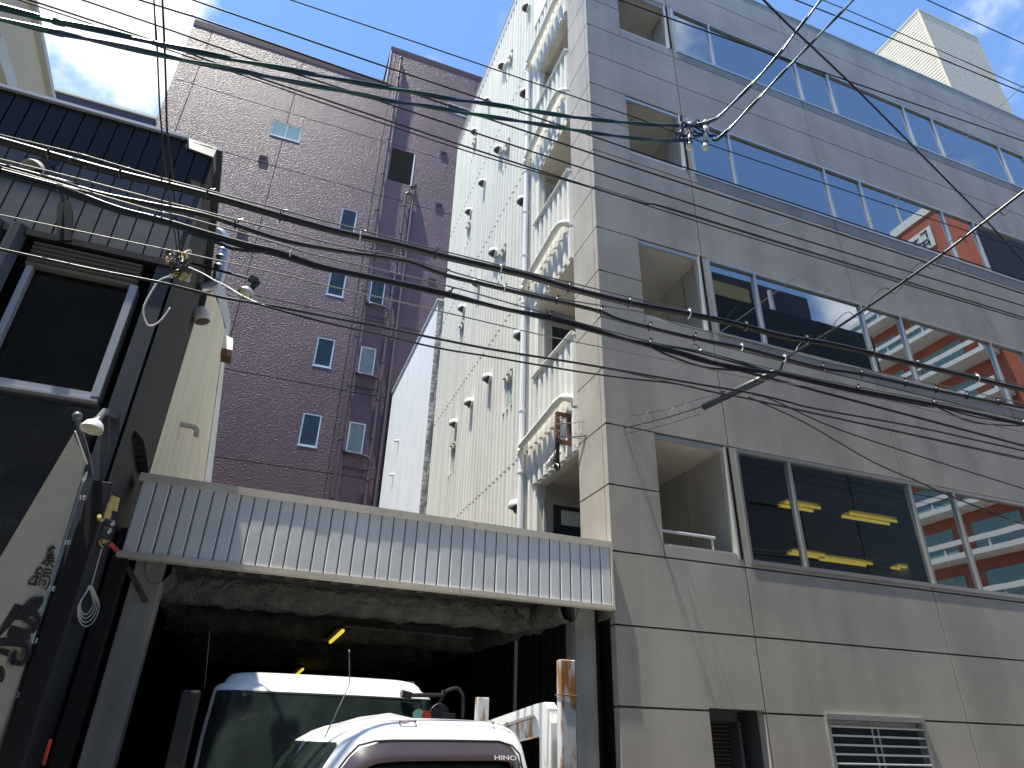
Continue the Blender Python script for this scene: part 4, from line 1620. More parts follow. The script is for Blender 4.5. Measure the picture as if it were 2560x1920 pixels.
ch3 = [(.020, T((312, 240), (270, 285))), (.018, T((306, 250), (320, 275))), (.016, T((268, 290), (312, 298))), (.018, T((245, 318), (300, 330))), (.020, T((285, 295), (262, 390))),
       (.016, T((245, 325), (238, 350))), (.020, T((210, 378), (275, 385))), (.018, T((338, 262), (390, 272), (380, 310))), (.016, T((340, 265), (330, 315))), (.016, T((332, 290), (384, 298))),
       (.018, T((318, 318), (378, 328), (350, 420), (328, 405))), (.018, T((312, 320), (288, 395))), (.016, T((318, 350), (345, 360), (338, 385), (308, 378))), (.016, T((225, 345), (218, 375)))]
strokes(ch3, 'brush_writing')
# black casing, pole, cord, covers
mb = MB()
mb.box(-1.46, -1.30, 6.36, 6.47, GZ, 1.90)
mb.build('sign_casing', M['black'], shp, bevel=.01)
po = thing('ball_top_pole', 'dark slanting pole with a ball finial above the beige banner', 'pole', PY(193, 1042, 6.25))
m = MB()
m.tube([PY(194, 1052, 6.25), PY(205, 1090, 6.27), PY(222, 1150, 6.3), PY(228, 1190, 6.3)], .022, 8)
m.build('shaft', M['shop_post'], po)
m = MB()
m.lathe(PY(193, 1042, 6.25), (0, 0, 1), [(-.045, .012), (-.036, .03), (0, .045), (.036, .03), (.045, .008)], 14)
m.build('finial', M['shop_post'], po, smooth=True)
m = MB()
pts = [PX(u, v, SX + .04) for u, v in ((254, 1372), (246, 1400), (238, 1430), (228, 1464))]
m.tube(spline(pts, 4), .006, 6)
for k in range(4):
    rx, ry = 17 + k * 3.2, 36 + k * 5
    pts = []
    for i in range(25):
        a = 2 * math.pi * i / 24
        yy = 1464 + ry - ry * math.cos(a)
        xx = 226 + (k - 1.5) * 2 - (yy - 1464) * .14 + rx * math.sin(a) * min(1, .25 + (yy - 1464) / 60)
        pts.append(PX(xx, yy, SX + .045 + .004 * k))
    m.tube(pts, .0055, 5)
tag(m.build('coiled_cord', M['white_cord']), 'thin white cord coiled up and hung on the dark wall left of the carport', 'cord')
m = MB()
m.prism([PX(u, v, SX + .04) for u, v in ((276, 1237), (283, 1239), (276, 1274), (266, 1270))], (.05, .05, 0))
m.prism([PX(u, v, SX + .04) for u, v in ((260, 1252), (265, 1254), (258, 1292), (247, 1290))], (.05, .05, 0))
m.tube(spline([PX(u, v, SX + .06) for u, v in ((268, 1270), (262, 1285), (256, 1298), (250, 1300), (248, 1290))], 4), .018, 7)
tag(m.build('wire_cover', M['yellow']), 'yellowed plastic wire covers on the dark wall above the coiled cord', 'cover')
m = MB()
m.tube([PX(270, 1354, SX + .03), PX(278, 1362, SX + .10), PX(292, 1376, SX + .14)], [.012, .022, .018], 8)
ph = m.build('pull_handle', M['red'])
tag(ph, 'red gripped handle on the dark wall beside the hanging cord', 'handle')
m = MB()
m.tube([PX(252, 1352, SX + .02), PX(272, 1357, SX + .05)], .02, 8)
m.tube(spline([PX(u, v, SX + .05) for u, v in ((247, 1352), (250, 1360), (257, 1368))], 3), .007, 6)
m.build('handle_base', M['yellow'], ph)
m = MB()
m.prism([PY(u, v, 6.10) for u, v in ((123, 1847), (131, 1849), (112, 1914), (104, 1910))], (0, .01, 0))
st = m.build('warning_sticker', M['red'])
tag(st, 'small red sticker low on the dark corner of the shop', 'sticker')
for u, v in ((254, 1327), (262, 1308)):
    m = MB()
    m.lathe(PX(u + 7, v - 2, SX + .02), (1, -.3, -.2), [(0, .03), (.05, .03), (.06, .018)], 10)
    tag(m.build('cable_anchor', M['alu']), ('larger' if v > 1315 else 'smaller') + ' shiny metal cable anchor on the dark wall above the red handle', 'anchor')

# ------------------------------------------------------------------ overhead lines
GRP = 'overhead wires and cables above the street'


def path3(px, y, ext=(0, 0)):
    """pixels of the photograph put at their distance; y is one distance or a pair from end to end"""
    n = len(px)
    out = []
    x0, x1 = px[0][0], px[-1][0]
    for i, (u, v) in enumerate(px):
        yy = y if not isinstance(y, tuple) else y[0] + (y[1] - y[0]) * ((u - x0) / (x1 - x0) if abs(x1 - x0) > 50 else i / (n - 1))
        out.append(PY(u, v, yy))
    if ext[0]:
        out.insert(0, out[0] + (out[0] - out[1]).normalized() * ext[0])
    if ext[1]:
        out.append(out[-1] + (out[-1] - out[-2]).normalized() * ext[1])
    return spline(out, 8)


def wire(label, px, y, r, m='wire', ext=(4, 6), name='overhead_wire', group=GRP):
    o = MB().tube(path3(px, y, ext), r, 6)
    return tag(o.build(name, M[m], smooth=True), label, 'wire', group)


def twisted(label, px, y, r, pitch, ext):
    p = path3(px, y, ext)
    # resample evenly
    q, acc = [p[0]], 0
    for a, b in zip(p[:-1], p[1:]):
        L_ = (b - a).length
        k = max(1, int(L_ / (pitch / 10)))
        q += [a.lerp(b, (i + 1) / k) for i in range(k)]
    root = thing('twisted_cable', label, 'cable', p[len(p) // 2], GRP)
    s_ = [0]
    for a, b in zip(q[:-1], q[1:]):
        s_.append(s_[-1] + (b - a).length)
    for ph_, mm_, nm in ((0, 'green', 'green_strand'), (math.pi, 'blue', 'blue_strand')):
        pts = []
        for i, c in enumerate(q):
            t = (q[min(i + 1, len(q) - 1)] - q[max(i - 1, 0)]).normalized()
            u = t.cross(Vector((0, 0, 1))).normalized()
            w = u.cross(t)
            a = 2 * math.pi * s_[i] / pitch + ph_
            pts.append(c + u * r * .62 * math.cos(a) + w * r * .62 * math.sin(a))
        MB().tube(pts, r, 7).build(nm, M[mm_], root, smooth=True)
    return root


Y1 = 5.0
wire('uppermost of the five long thin black wires crossing the sky over the purple tower', [(728, 0), (1023, 100), (1314, 200), (1600, 298), (1778, 363), (2293, 536), (2560, 624)], Y1, .0075)
wire('thin black wire over the right end of the purple roof, second of five', [(483, 0), (900, 145), (1200, 246), (1450, 330), (1600, 381), (2000, 515), (2560, 700)], Y1 - .1, .0095)
wire('thin black wire along the left purple roof edge, third of the five', [(350, 0), (519, 53), (900, 186), (1014, 227), (1200, 290), (1478, 383), (1660, 443), (2145, 600), (2560, 735)], Y1 - .2, .0105)
wire('thin black wire over the upper left purple wall, fourth of the five thin wires', [(207, 0), (400, 66), (687, 167), (900, 236), (1200, 336), (1660, 487), (2010, 600), (2560, 765)], Y1 - .3, .0095)
wire('thin black wire starting at the beige block corner, lowest of the five thin wires', [(75, 0), (400, 107), (561, 165), (780, 238), (900, 278), (1200, 378), (1580, 500), (1660, 517), (1930, 600), (2560, 794)], Y1 - .4, .0095)
wire('very thin wire just under the lowest of the five long thin wires', [(60, 4), (400, 117), (900, 289), (1200, 388), (1514, 480), (1660, 527), (1896, 600), (2560, 800)], Y1 - .5, .007)
twisted('upper green and blue twisted cable running left from the white insulators', [(0, 18), (135, 52), (271, 80), (411, 113), (505, 132), (602, 152), (684, 167), (780, 185), (900, 208), (1014, 227), (1126, 247), (1243, 263), (1381, 285), (1477, 298), (1600, 309), (1718, 316)], (3.1, 3.9), .0125, 1.15, (3, 0))
twisted('lower green and blue twisted cable running left from the white insulators', [(0, 48), (127, 78), (268, 108), (458, 150), (568, 171), (742, 206), (900, 236), (978, 253), (1057, 264), (1168, 283), (1300, 303), (1435, 325), (1600, 347), (1720, 352)], (3.1, 3.9), .0115, 1.05, (3, 0))
twisted('green and blue twisted cable rising steeply up and right from the left insulator', [(1740, 312), (1775, 303), (1812, 278), (1930, 156), (2052, 0)], (3.9, 2.9), .0115, 1.0, (0, 4))
twisted('green and blue twisted cable rising steeply up and right from the right insulator', [(1780, 350), (1816, 329), (1998, 139), (2133, 0)], (3.9, 2.9), .0115, 1.0, (0, 4))
ins = []
for i, (u, va, vb, lb) in enumerate(((1726, 306, 374, 'left white porcelain spool insulator where the green cables meet'), (1764, 302, 374, 'right white porcelain spool insulator where the green cables meet'))):
    a, b = PY(u, va, 3.9), PY(u - 2, vb, 3.9)
    L_ = (a - b).length
    o = thing('spool_insulator', lb, 'insulator', b, 'white porcelain insulators on the green cables')
    m = MB()
    prof = [(0, .008), (.008, .030), (.02, .036)]
    for k in range(3):
        f0 = .03 + (L_ - .05) * k / 3
        w_ = (L_ - .05) / 3
        prof += [(f0, .036), (f0 + w_ * .15, .038), (f0 + w_ * .4, .022), (f0 + w_ * .7, .022), (f0 + w_ * .92, .037)]
    prof += [(L_ - .015, .030), (L_, .010)]
    m.lathe(b, a - b, prof, 14)
    m.build('spool', M['porcelain'], o, smooth=True)
    m = MB()
    for k in range(3):
        zc = b.lerp(a, .20 + .3 * k)
        m.tube([zc + Vector((.03 * math.cos(q), .03 * math.sin(q), .003 * q)) for q in [2 * math.pi * j / 12 for j in range(16)]], .006, 6)
    m.build('tie_wrap', M['green'], o)
m = MB()
for k in range(7):
    rr = random.Random(k)
    p = [PY(1690 + rr.uniform(-10, 10), 318 + rr.uniform(-6, 40), 3.9), PY(1712 + rr.uniform(-8, 8), 300 + rr.uniform(0, 50), 3.86), PY(1740 + rr.uniform(-8, 10), 296 + rr.uniform(0, 50), 3.88), PY(1772 + rr.uniform(-8, 12), 305 + rr.uniform(0, 48), 3.9)]
    m.tube(spline(p, 5), .007, 5)
m.tube([PY(1700, 340, 3.9), PY(1790, 338, 3.9)], .012, 6)
tag(m.build('jumper_wire', M['blue']), 'tangle of short blue and green jumper wires around the two insulators', 'wire')
wire('thicker of two black wires crossing in front of the cream roof tower', [(1989, 0), (2160, 68), (2560, 232)], 4.6, .010, ext=(4, 4))
wire('thin black wire crossing the cream roof tower just above a thicker one', [(2057, 0), (2160, 43), (2560, 219)], 4.7, .0075, ext=(4, 4))
wire('black wire crossing the sky in the top right corner beyond the tower', [(2318, 0), (2560, 110)], 4.6, .010, ext=(4, 4))
wire('black wire along the top row of office windows below the roof edge', [(1560, 4), (1700, 55), (1998, 160), (2335, 276), (2560, 353)], 5.2, .011, ext=(3, 4))
wire('black wire falling diagonally across the office windows from top centre to the right', [(1909, 0), (1964, 55), (2031, 118), (2133, 215), (2293, 376), (2462, 548), (2560, 655)], (2.9, 4.6), .0115, 'cable', ext=(4, 3))

# thick cables hung under steel strands


def hung(label, cable_px, msg_px, y, r, hangers, rm=.006, ext=(5, 6), doubles=None):
    p = path3(cable_px, y, ext)
    root = thing('hung_cable', label, 'cable', p[len(p) // 2], GRP)
    MB().tube(p, r, 9).build('cable', M['cable'], root, smooth=True)
    if doubles:
        for k, (px, rr) in enumerate(doubles):
            MB().tube(path3(px, y if not isinstance(y, tuple) else y, ext if px[0][0] < 5 else (0, 0)), rr, 7).build('side_cable', M['cable'], root, smooth=True)
    q = path3(msg_px, y, ext)
    st = MB().tube(q, rm, 6).build('support_strand', M['steel_wire'], root, smooth=True)
    for u, v in hangers:
        c = PY(u, v, y if not isinstance(y, tuple) else y[0])
        best = min(p, key=lambda a: (a - c).length)
        c = best
        t = Vector((1, 0, 0))
        m = MB()
        ring = []
        for i in range(11):
            a = math.radians(-70 + 300 * i / 10)
            ring.append(c + Vector((.012 * (i / 10 - .5), (r + .008) * math.sin(a) * -1, (r + .008) * math.cos(a) * (1.0 if i < 9 else 1.25) + .004)))
        ring.append(c + Vector((.02, 0, r + .05)))
        m.tube(ring, .0055, 5)
        m.tube([c + Vector((.012, 0, r + .035)), c + Vector((.04, 0, r + .045))], .004, 5)
        m.build('hanger', M['cable'] if (int(u) % 4) else M['alu_pale'], root)
    return root


hung('thickest black cable under a steel strand, uppermost of the three hung cables',
     [(0, 352), (181, 403), (300, 435), (517, 488), (700, 540), (850, 581), (977, 608), (1103, 640), (1250, 674), (1327, 692), (1435, 724), (1571, 757), (1705, 782), (1831, 808), (1960, 842), (2082, 862), (2293, 912), (2560, 975)],
     [(0, 337), (205, 387), (400, 444), (700, 523), (850, 562), (1250, 663), (1600, 749), (1960, 834), (2180, 882), (2560, 964)], 4.0, .027,
     [(82, 366), (305, 430), (515, 484), (706, 542), (904, 589), (1083, 632), (1256, 676), (1421, 718), (1571, 757), (1724, 788), (1866, 818), (2010, 852), (2175, 888), (2306, 916), (2440, 948)])
hung('black cable under a strand with shiny clips, middle one of the three hung cables',
     [(0, 414), (100, 440), (244, 483), (400, 515), (523, 541), (700, 598), (850, 628), (1013, 653), (1111, 687), (1200, 709), (1327, 739), (1489, 776), (1560, 803), (1736, 846), (1853, 869), (1960, 897), (2057, 921), (2154, 936), (2339, 976), (2560, 1020)],
     [(0, 398), (200, 448), (400, 501), (531, 534), (700, 576), (850, 614), (1013, 645), (1200, 699), (1397, 746), (1600, 780), (1700, 812), (1866, 852), (2057, 903), (2251, 942), (2560, 1008)], 3.9, .0165,
     [(590, 555), (941, 636), (1110, 682), (1260, 724), (1399, 756), (1499, 780), (1619, 815), (1741, 846), (1852, 868), (1960, 896), (2057, 920), (2155, 936), (2255, 957), (2341, 975), (2407, 988), (2483, 1004)])
hung('lowest black bundle under a strand that fans out into loose cables near the black sleeve',
     [(0, 427), (145, 466), (289, 519), (400, 548), (499, 577), (607, 608), (700, 630), (800, 664), (908, 688), (1107, 731), (1200, 757), (1272, 775), (1374, 793), (1460, 815), (1560, 848), (1623, 861), (1711, 884), (1800, 910), (1922, 931), (1947, 933), (2145, 975), (2335, 1011), (2560, 1060)],
     [(0, 417), (200, 474), (387, 527), (463, 543), (700, 610), (800, 640), (1116, 714), (1374, 786), (1623, 853), (1746, 877), (1930, 922), (2100, 958), (2335, 1003), (2560, 1048)], 3.8, .0165,
     [(6, 422), (385, 540), (720, 637), (1125, 733), (1374, 793), (1623, 861), (2145, 975), (2335, 1011), (2548, 1056)],
     doubles=[([(0, 436), (145, 477), (289, 527), (387, 552), (499, 584), (607, 616), (700, 640), (800, 671), (908, 694), (1107, 738), (1374, 800), (1623, 866)], .012),
              ([(1623, 861), (1700, 871), (1790, 893), (1920, 929)], .008), ([(1623, 863), (1690, 884), (1780, 910), (1925, 931)], .009), ([(1623, 866), (1680, 892), (1760, 918), (1850, 926), (1925, 932)], .010),
              ([(1625, 860), (1740, 875), (1800, 890), (1925, 928)], .006), ([(1947, 936), (2145, 982), (2335, 1018)], .012), ([(2335, 1013), (2430, 1040), (2500, 1052), (2560, 1062)], .008), ([(2335, 1014), (2420, 1052), (2490, 1062), (2560, 1064)], .008)])
wire('slack black cable sagging below the hung cables in front of the silver duct', [(463, 578), (530, 601), (580, 621), (640, 629), (700, 633), (790, 662)], 3.8, .012, 'cable', ext=(0, 0))
wire('bright worn wire running past the big dark shop window and across the office front', [(0, 623), (105, 646), (235, 674), (400, 706), (459, 720), (553, 743), (644, 759), (700, 768), (800, 788), (1011, 830), (1222, 872), (1433, 906), (1560, 928), (1749, 961), (1878, 983), (1960, 1002), (2040, 1022), (2293, 1068), (2560, 1127)], 3.6, .0085, 'cable')
wire('twisted black wire just below the bright worn wire, from the lamp to the black sleeve', [(645, 760), (800, 803), (948, 836), (1095, 870), (1222, 891), (1433, 927), (1560, 945), (1686, 959), (1781, 980), (1871, 997), (2082, 1043), (2560, 1146)], 3.55, .0065, 'cable', ext=(0, 6))
wire('thin wire passing below the three hung cables', [(350, 610), (499, 641), (700, 685), (800, 710), (947, 743), (1095, 777), (1349, 836), (1560, 879), (1702, 907), (1885, 947), (2166, 990), (2560, 1081)], 3.7, .0045, 'steel_wire', ext=(2, 6))
wire('slack black wire drooping from the sleeve to the lower right corner of the ribbon windows', [(1871, 992), (2010, 1056), (2179, 1153), (2293, 1203), (2377, 1241), (2529, 1300), (2560, 1311)], 3.5, .006, 'cable', ext=(0, 5))
wire('straight black wire from the sleeve to the right edge, below the bright worn wire', [(1880, 985), (1934, 1001), (2082, 1068), (2251, 1125), (2400, 1172), (2560, 1222)], 3.5, .006, 'cable', ext=(0, 5))
# service lines to the shop corner
wire('left one of two thin black service wires dropping from the sky to the shop corner', [(384, -20), (387, 40), (392, 103), (396, 194), (399, 266), (405, 333), (408, 390), (416, 454), (425, 510), (438, 590), (446, 650)], (3.5, 5.9), .0062, 'wire', ext=(4, 0))
wire('right one of two thin black service wires dropping from the sky to the shop corner', [(405, -20), (408, 40), (412, 130), (415, 221), (418, 329), (430, 436), (438, 510), (446, 580), (452, 650)], (3.5, 5.9), .0085, 'wire', ext=(4, 0))
wire('pale wire looping down in a big loop beside the shop corner connectors', [(432, 688), (400, 700), (383, 722), (361, 763), (359, 785), (363, 801), (372, 814), (390, 810), (407, 795), (425, 770)], 5.95, .008, 'white_cord', ext=(0, 0), group=None)
wire('pale twisted wire from the shop corner connectors to the dome spotlight', [(472, 668), (508, 684), (535, 700), (562, 713), (598, 735), (644, 758)], (5.9, 3.6), .0068, 'white_cord', ext=(0, 0), group=None)
cn = thing('connector_cluster', 'jumble of brownish connectors and wire ends at the corner of the dark shop', 'connector', PY(445, 665, 6.0))
rr = random.Random(5)
m = MB()
for k in range(13):
    c = PY(440 + rr.uniform(-24, 30), 662 + rr.uniform(-32, 40), 6.0 + rr.uniform(-.08, .08))
    ax = Vector((rr.uniform(-.5, .5), rr.uniform(-.5, .5), 1))
    m.lathe(c, ax, [(-.045, .012), (-.03, .022), (.02, .020), (.03, .012), (.05, .012)], 8)
m.build('terminals', M['yellow'], cn)
m = MB()
for k in range(9):
    c = [PY(440 + rr.uniform(-30, 40), 640 + 12 * j + rr.uniform(-14, 14), 5.95 + rr.uniform(-.08, .08)) for j in range(5)]
    m.tube(spline(c, 4), .006, 5)
for k in range(5):
    c = PY(432 + rr.uniform(-16, 40), 630 + rr.uniform(-8, 50), 5.96)
    m.lathe(c, (.3, -.4, 1), [(-.03, .01), (0, .026), (.03, .012)], 8)
m.build('wire_ends', M['cable'], cn)
m = MB()
for u, v in ((437, 632), (474, 630), (432, 650), (462, 686), (470, 700), (428, 690)):
    m.lathe(PY(u, v, 5.93), (.4, -.6, .7), [(-.02, .012), (.0, .022), (.02, .010)], 8)
m.build('caps', M['alu_pale'], cn)
# drop cable to the bracket on the white wall
br = thing('wall_bracket', 'rusty brown iron bracket frame on the white ribbed wall holding the drop cable', 'bracket', PX(1412, 1090, XC))
bpx = 4.02
ya, yb = 8.78, 8.36
q = [PX(1396, 1033, XC - .22), PX(1422, 1047, XC - .02), PX(1424, 1121, XC - .02), PX(1397, 1108, XC - .22)]
m = MB()
yy = 8.62
zA, zB = PX(1396, 1033, XC - .2).z, PX(1397, 1110, XC - .2).z
m.box(XC - .26, XC - .20, yy - .03, yy + .03, zB, zA)
m.box(XC - .05, XC + .02, yy - .03, yy + .03, zB, zA)
m.box(XC - .199, XC - .051, yy - .025, yy + .025, zA - .05, zA)
m.box(XC - .199, XC - .051, yy - .025, yy + .025, zB, zB + .06)
m.build('frame', M['rust'], br)
m = MB()
for k in range(4):
    m.lathe((XC - .23, yy - .035, zA - .12 - .11 * k), (0, -1, 0), [(-.01, .012), (.01, .012), (.02, .006)], 8)
m.build('bolts', M['alu'], br)
ANC = Vector((XC - .24, yy - .03, zB + .10))
m = MB()
c = Vector((XC - .17, 8.78, zB - .10))
for k in range(3):
    cc = c + Vector((-.02 * k, .09 * k, -.05 * k))
    m.lathe(cc, (-.2, .8, -.35), [(-.07, .03), (-.05, .05), (.04, .05), (.06, .03)], 12)
tag(m.build('junction_cap', M['pvc_old']), 'pale plastic junction caps under the rusty wall bracket', 'junction')
m = MB()
for k in range(10):
    a = rr.uniform(0, 1)
    p0 = ANC + Vector((rr.uniform(-.03, .03), .0, -.02))
    p1 = ANC + Vector((rr.uniform(-.06, .06), rr.uniform(0, .12), -.28 - rr.uniform(0, .14)))
    p2 = ANC + Vector((rr.uniform(-.05, .08), rr.uniform(.02, .2), -.42 - rr.uniform(0, .10)))
    p3 = c + Vector((rr.uniform(-.05, .05), rr.uniform(-.05, .15), rr.uniform(-.05, .05)))
    m.tube(spline([p0, p1, p2, p3], 5), rr.choice((.006, .007, .011)), 6)
tag(m.build('looped_wires', M['cable']), 'black wires looped below the rusty bracket on the white wall', 'wire')


def to3(px, d0, d1):
    """a line that leaves the wall at distance d0 and comes forward to d1"""
    n = len(px)
    return [PY(u, v, d0 + (d1 - d0) * i / (n - 1)) for i, (u, v) in enumerate(px)]


dc = thing('drop_cable', 'drop cable with a long black sleeve rising from the rusty bracket to the upper right', 'cable', ANC)


def dist(u):
    """distance of the drop cable at image column u: straight in 3-D from the wall to the far right"""
    a, b = ANC, PY(2560, 478, 3.0)
    best, bd_ = None, 1e9
    for i in range(401):
        p = a.lerp(b, i / 400)
        w = Vector((RM[2][0], RM[2][1], RM[2][2]))
        zc = p.dot(w)
        uu = 1280 + FPX * p.dot(Vector(RM[0])) / zc
        if abs(uu - u) < bd_:
            best, bd_ = p.y, abs(uu - u)
    return best


mp = [(1440, 1092), (1511, 1080), (1640, 1051), (1754, 1016), (1850, 972), (1941, 932), (1972, 891), (2111, 807), (2293, 680), (2403, 600), (2560, 478)]
mp3 = [ANC] + [PY(u, v, dist(u)) for u, v in mp]
mp3.append(mp3[-1] + (mp3[-1] - mp3[-2]).normalized() * 6)
P = spline(mp3, 8)
k0 = 8 * 5
MB().tube(P[:8 * 7], .0085, 8).build('thin_cable', M['cable'], dc, smooth=True)
MB().tube(P[8 * 6:], .0155, 8).build('thick_cable', M['cable'], dc, smooth=True)
a, b = PY(1756, 1018, dist(1756)), PY(1942, 930, dist(1942))
sv = MB().lathe(a, b - a, [(0, .032), (.01, .047), ((b - a).length * .5, .048), ((b - a).length - .01, .048), ((b - a).length, .037)], 16).build('sleeve', M['sleeve'], dc, smooth=True)
m = MB()
t = (b - a).normalized()
m.bar(a.lerp(b, .05) + Vector((0, -.02, .038)), a.lerp(b, .55) + Vector((0, -.02, .040)), .015, .012)
m.build('sleeve_seam', M['black_plastic'], sv)
lo = [ANC + Vector((.03, -.06, -.03)), PY(1490, 1096, dist(1490)), PY(1640, 1068, dist(1640)), PY(1750, 1035, dist(1750))]
MB().tube(spline(lo, 8), .004, 6).build('tail_wire', M['wire'], dc)
m = MB()
sp_ = []
for k in range(9):
    u = 1455 + k * 33
    f = (u - 1440) / (1754 - 1440)
    vv = 1092 - 76 * f
    d_ = dist(u)
    r_ = 10 + 4 * (k % 3)
    sp_ += [PY(u - 10, vv + 12, d_), PY(u - 3, vv - r_, d_ - .02), PY(u + 10, vv - r_ * .9, d_), PY(u + 18, vv + 4, d_ + .02)]
m.tube(spline(sp_, 4), .0042, 5)
m.build('spiral_tie', M['steel_wire'], dc)
m = MB()
sp_ = []
for k in range(6):
    u = 1985 + k * 92
    f = (u - 1972) / (2560 - 1972)
    vv = 885 - 407 * f - 22 * math.sin(math.pi * f)
    vv = 891 + (478 - 891) * f + 12 * math.sin(math.pi * f)
    d_ = dist(u)
    sp_ += [PY(u, vv + 4, d_), PY(u + 14, vv - 22, d_), PY(u + 44, vv - 44, d_), PY(u + 66, vv - 28, d_), PY(u + 84, vv - 44, d_)]
m.tube(spline(sp_, 4), .0048, 5)
m.build('wrapped_wire', M['cable'], dc)
V2 = [ANC + Vector((0, 0, .22))] + [PY(u, v, dist(u) + .35 * (u - 1400) / 1160) for u, v in ((1460, 1052), (1558, 999), (1705, 914), (1746, 868), (1787, 840), (1892, 765), (2124, 591), (2293, 456), (2560, 211))]
V2.append(V2[-1] + (V2[-1] - V2[-2]).normalized() * 6)
o = MB().tube(spline(V2, 6), .0048, 6).build('guy_wire', M['steel_wire'])
tag(o, 'thin wire climbing diagonally from the rusty bracket to the right edge, crossing the office windows', 'wire', GRP)
m = MB()
c = PY(1752, 878, dist(1752))
m.lathe(c, (1, .2, -.4), [(-.03, .01), (-.02, .024), (.02, .024), (.03, .01)], 10)
m.build('clamp', M['alu_pale'], o)
m = MB()
m.tube(spline([c, c + Vector((-.04, 0, .08)), c + Vector((-.10, 0, .09)), c + Vector((-.16, 0, .04))], 5), .007, 6)
m.build('loop', M['cable'], o)
V4 = [ANC + Vector((0, 0, .2))] + [PY(u, v, dist(u) + .1) for u, v in ((1461, 1054), (1515, 1049), (1600, 1036), (1664, 1024), (1740, 1000), (1803, 985))]
o = MB().tube(spline(V4, 6), .0035, 6).build('service_wire', M['wire'])
tag(o, 'thin black wire from the rusty bracket to the clamp beside the black sleeve', 'wire', GRP)
m = MB()
c = PY(1806, 982, dist(1806) - .05)
m.box(c.x - .05, c.x + .06, c.y - .02, c.y + .02, c.z - .012, c.z + .02)
m.lathe(c + Vector((.05, 0, .02)), (1, 0, .1), [(-.03, .012), (.03, .016)], 8)
m.build('clamp', M['rust'], o)

# ------------------------------------------------------------------ across the street (reflected in the office windows, last one an unseen sky blocker)
bw_ = thing('brown_building', 'dark brown tiled building across the street, reflected in the office windows', 'building', (15.9, -11, GZ))
m = MB()
cells = []
for i in range(6):
    for j in range(3):
        cells.append((9.0 + j * 4.6, 11.6 + j * 4.6, 1.2 + i * 3.0, 2.9 + i * 3.0, .15))
m.relief(lambda u, v, d: Vector((u, -6 - d, v)), 8.0, 23.8, GZ, 20.5, cells, .2)
m.poly([(23.8, -6, GZ), (23.8, -16, GZ), (23.8, -16, 20.5), (23.8, -6, 20.5)])
m.poly([(8, -6, GZ), (8, -16, GZ), (8, -16, 20.5), (8, -6, 20.5)])
m.poly([(8, -6, 20.5), (23.8, -6, 20.5), (23.8, -16, 20.5), (8, -16, 20.5)])
m.poly([(8, -16, GZ), (23.8, -16, GZ), (23.8, -16, 20.5), (8, -16, 20.5)])
m.build('wall', M['brown_tile'], bw_)
m = MB()
for i in range(100):
    zz = 12.2 + i * .066
    m.box(9.5, 27.2, -5.62, -5.56, zz, zz + .045)
m.box(9.5, 27.2, -5.95, -5.64, 12.1, 18.85)
m.box(23.81, 27.2, -15, -5.97, GZ, 12.0)
m.build('louver_screen', M['louver'], bw_)
m = MB()
m.tube([(21.2, -5.8, 18.86), (21.2, -5.8, 20.1)], .12, 10)
m.build('chimney_pipe', M['trim_pale'], bw_)
m = MB()
m.box(17.6, 20.0, -5.98, -5.9, 18.9, 19.9)
m.build('sign_strip', M['yellow'], bw_)
ob = thing('orange_apartments', 'orange tiled apartment tower with white balcony bands down the street, reflected in the office windows', 'building', (46, -11, GZ))
m = MB()
m.box(40, 52, -16.2, -6, GZ, 28.4)
m.box(40.001, 52, -11.4, -6.001, 28.401, 34.0)
m.build('wall', M['orange'], ob)
m = MB()
m.box(39.9, 52, -11.5, -5.95, 34.001, 34.7)
m.box(39.95, 52, -16.25, -11.51, 28.401, 28.9)
m.build('parapet', M['band'], ob)
m = MB()
for i in range(10):
    zz = 1.6 + 2.87 * i
    m.box(38.6, 39.99, -16.4, -7.2, zz, zz + .30)
    m.box(38.6, 38.66, -16.4, -7.2, zz + .75, zz + 1.05)
    for yy in (-16.3, -13.4, -10.6, -7.4):
        m.box(38.64, 38.72, yy, yy + .1, zz + .301, zz + .749)
m.build('balcony_band', M['band'], ob)
m = MB()
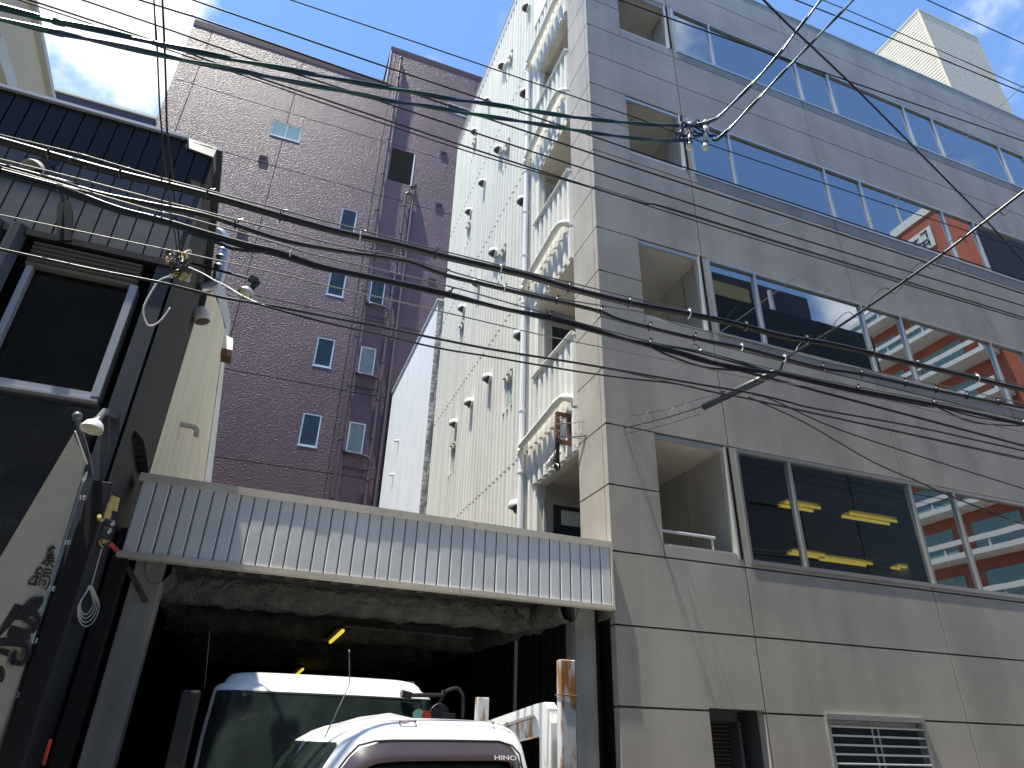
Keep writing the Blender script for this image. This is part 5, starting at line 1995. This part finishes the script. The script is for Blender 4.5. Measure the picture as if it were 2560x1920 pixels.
for i in range(10):
    zz = 1.6 + 2.87 * i
    m.box(38.68, 38.70, -16.3, -12.5 + (i % 3), zz + .31, zz + .74)
    m.box(39.96, 39.99, -15.8, -13.5, zz + .35, zz + 2.2)
    m.box(39.96, 39.99, -12.2, -9.2, zz + .35, zz + 2.2)
m.build('balcony_glass', M['bal_glass'], ob)
m = MB()
m.box(39.90, 39.999, -10.5, -8.6, 31.3, 33.0)
sg = m.build('roof_sign', M['band'], ob)
m = MB()
for y0, y1, z0, z1 in ((-9.0, -8.9, 32.2, 32.8), (-9.4, -8.9, 32.7, 32.8), (-9.9, -9.8, 31.9, 32.6), (-10.3, -9.6, 32.5, 32.6), (-10.3, -9.6, 32.1, 32.2), (-9.6, -9.0, 32.0, 32.1), (-9.4, -9.3, 31.5, 32.0), (-9.0, -8.9, 31.5, 32.0), (-9.4, -8.9, 31.7, 31.8), (-9.9, -9.6, 31.4, 31.5)):
    m.box(39.86, 39.899, y0, y1, z0, z1)
m.build('sign_mark', M['shop_post'], sg)
m = MB()
m.tube([(40.8, -10.9, 34.7), (40.8, -10.9, 37.2)], .15, 8)
m.build('mast', M['alu'], ob)
m = MB()
m.box(39.98, 46, -5.999, -5.95, GZ, 33.9)  # brown sheet puts the tower's street-side shade into colour
m.build('street_side_shade', M['brown_tile'], ob)
lb = thing('sky_blocking_building', 'unseen grey concrete building across the street, raised to block sky light', 'building', (-10, -10, GZ))
m = MB()
LH = 17.0  # height raised so this unseen block keeps sky light off facade and shop
cells = [(-30 + 4.2 * i, -27.6 + 4.2 * i, z0, z0 + 1.5, .15) for i in range(9) for z0 in (-.6, 2.6, 5.8, 9.0, 12.2)]
m.relief(lambda u, v, d: Vector((u, -6.6 - d, v)), -32, 7.6, GZ, LH, cells, .2)
m.poly([(-32, -6.6, LH), (7.6, -6.6, LH), (7.6, -16, LH), (-32, -16, LH)])
m.poly([(7.6, -6.6, GZ), (7.6, -16, GZ), (7.6, -16, LH), (7.6, -6.6, LH)])
m.build('wall', M['conc'], lb)
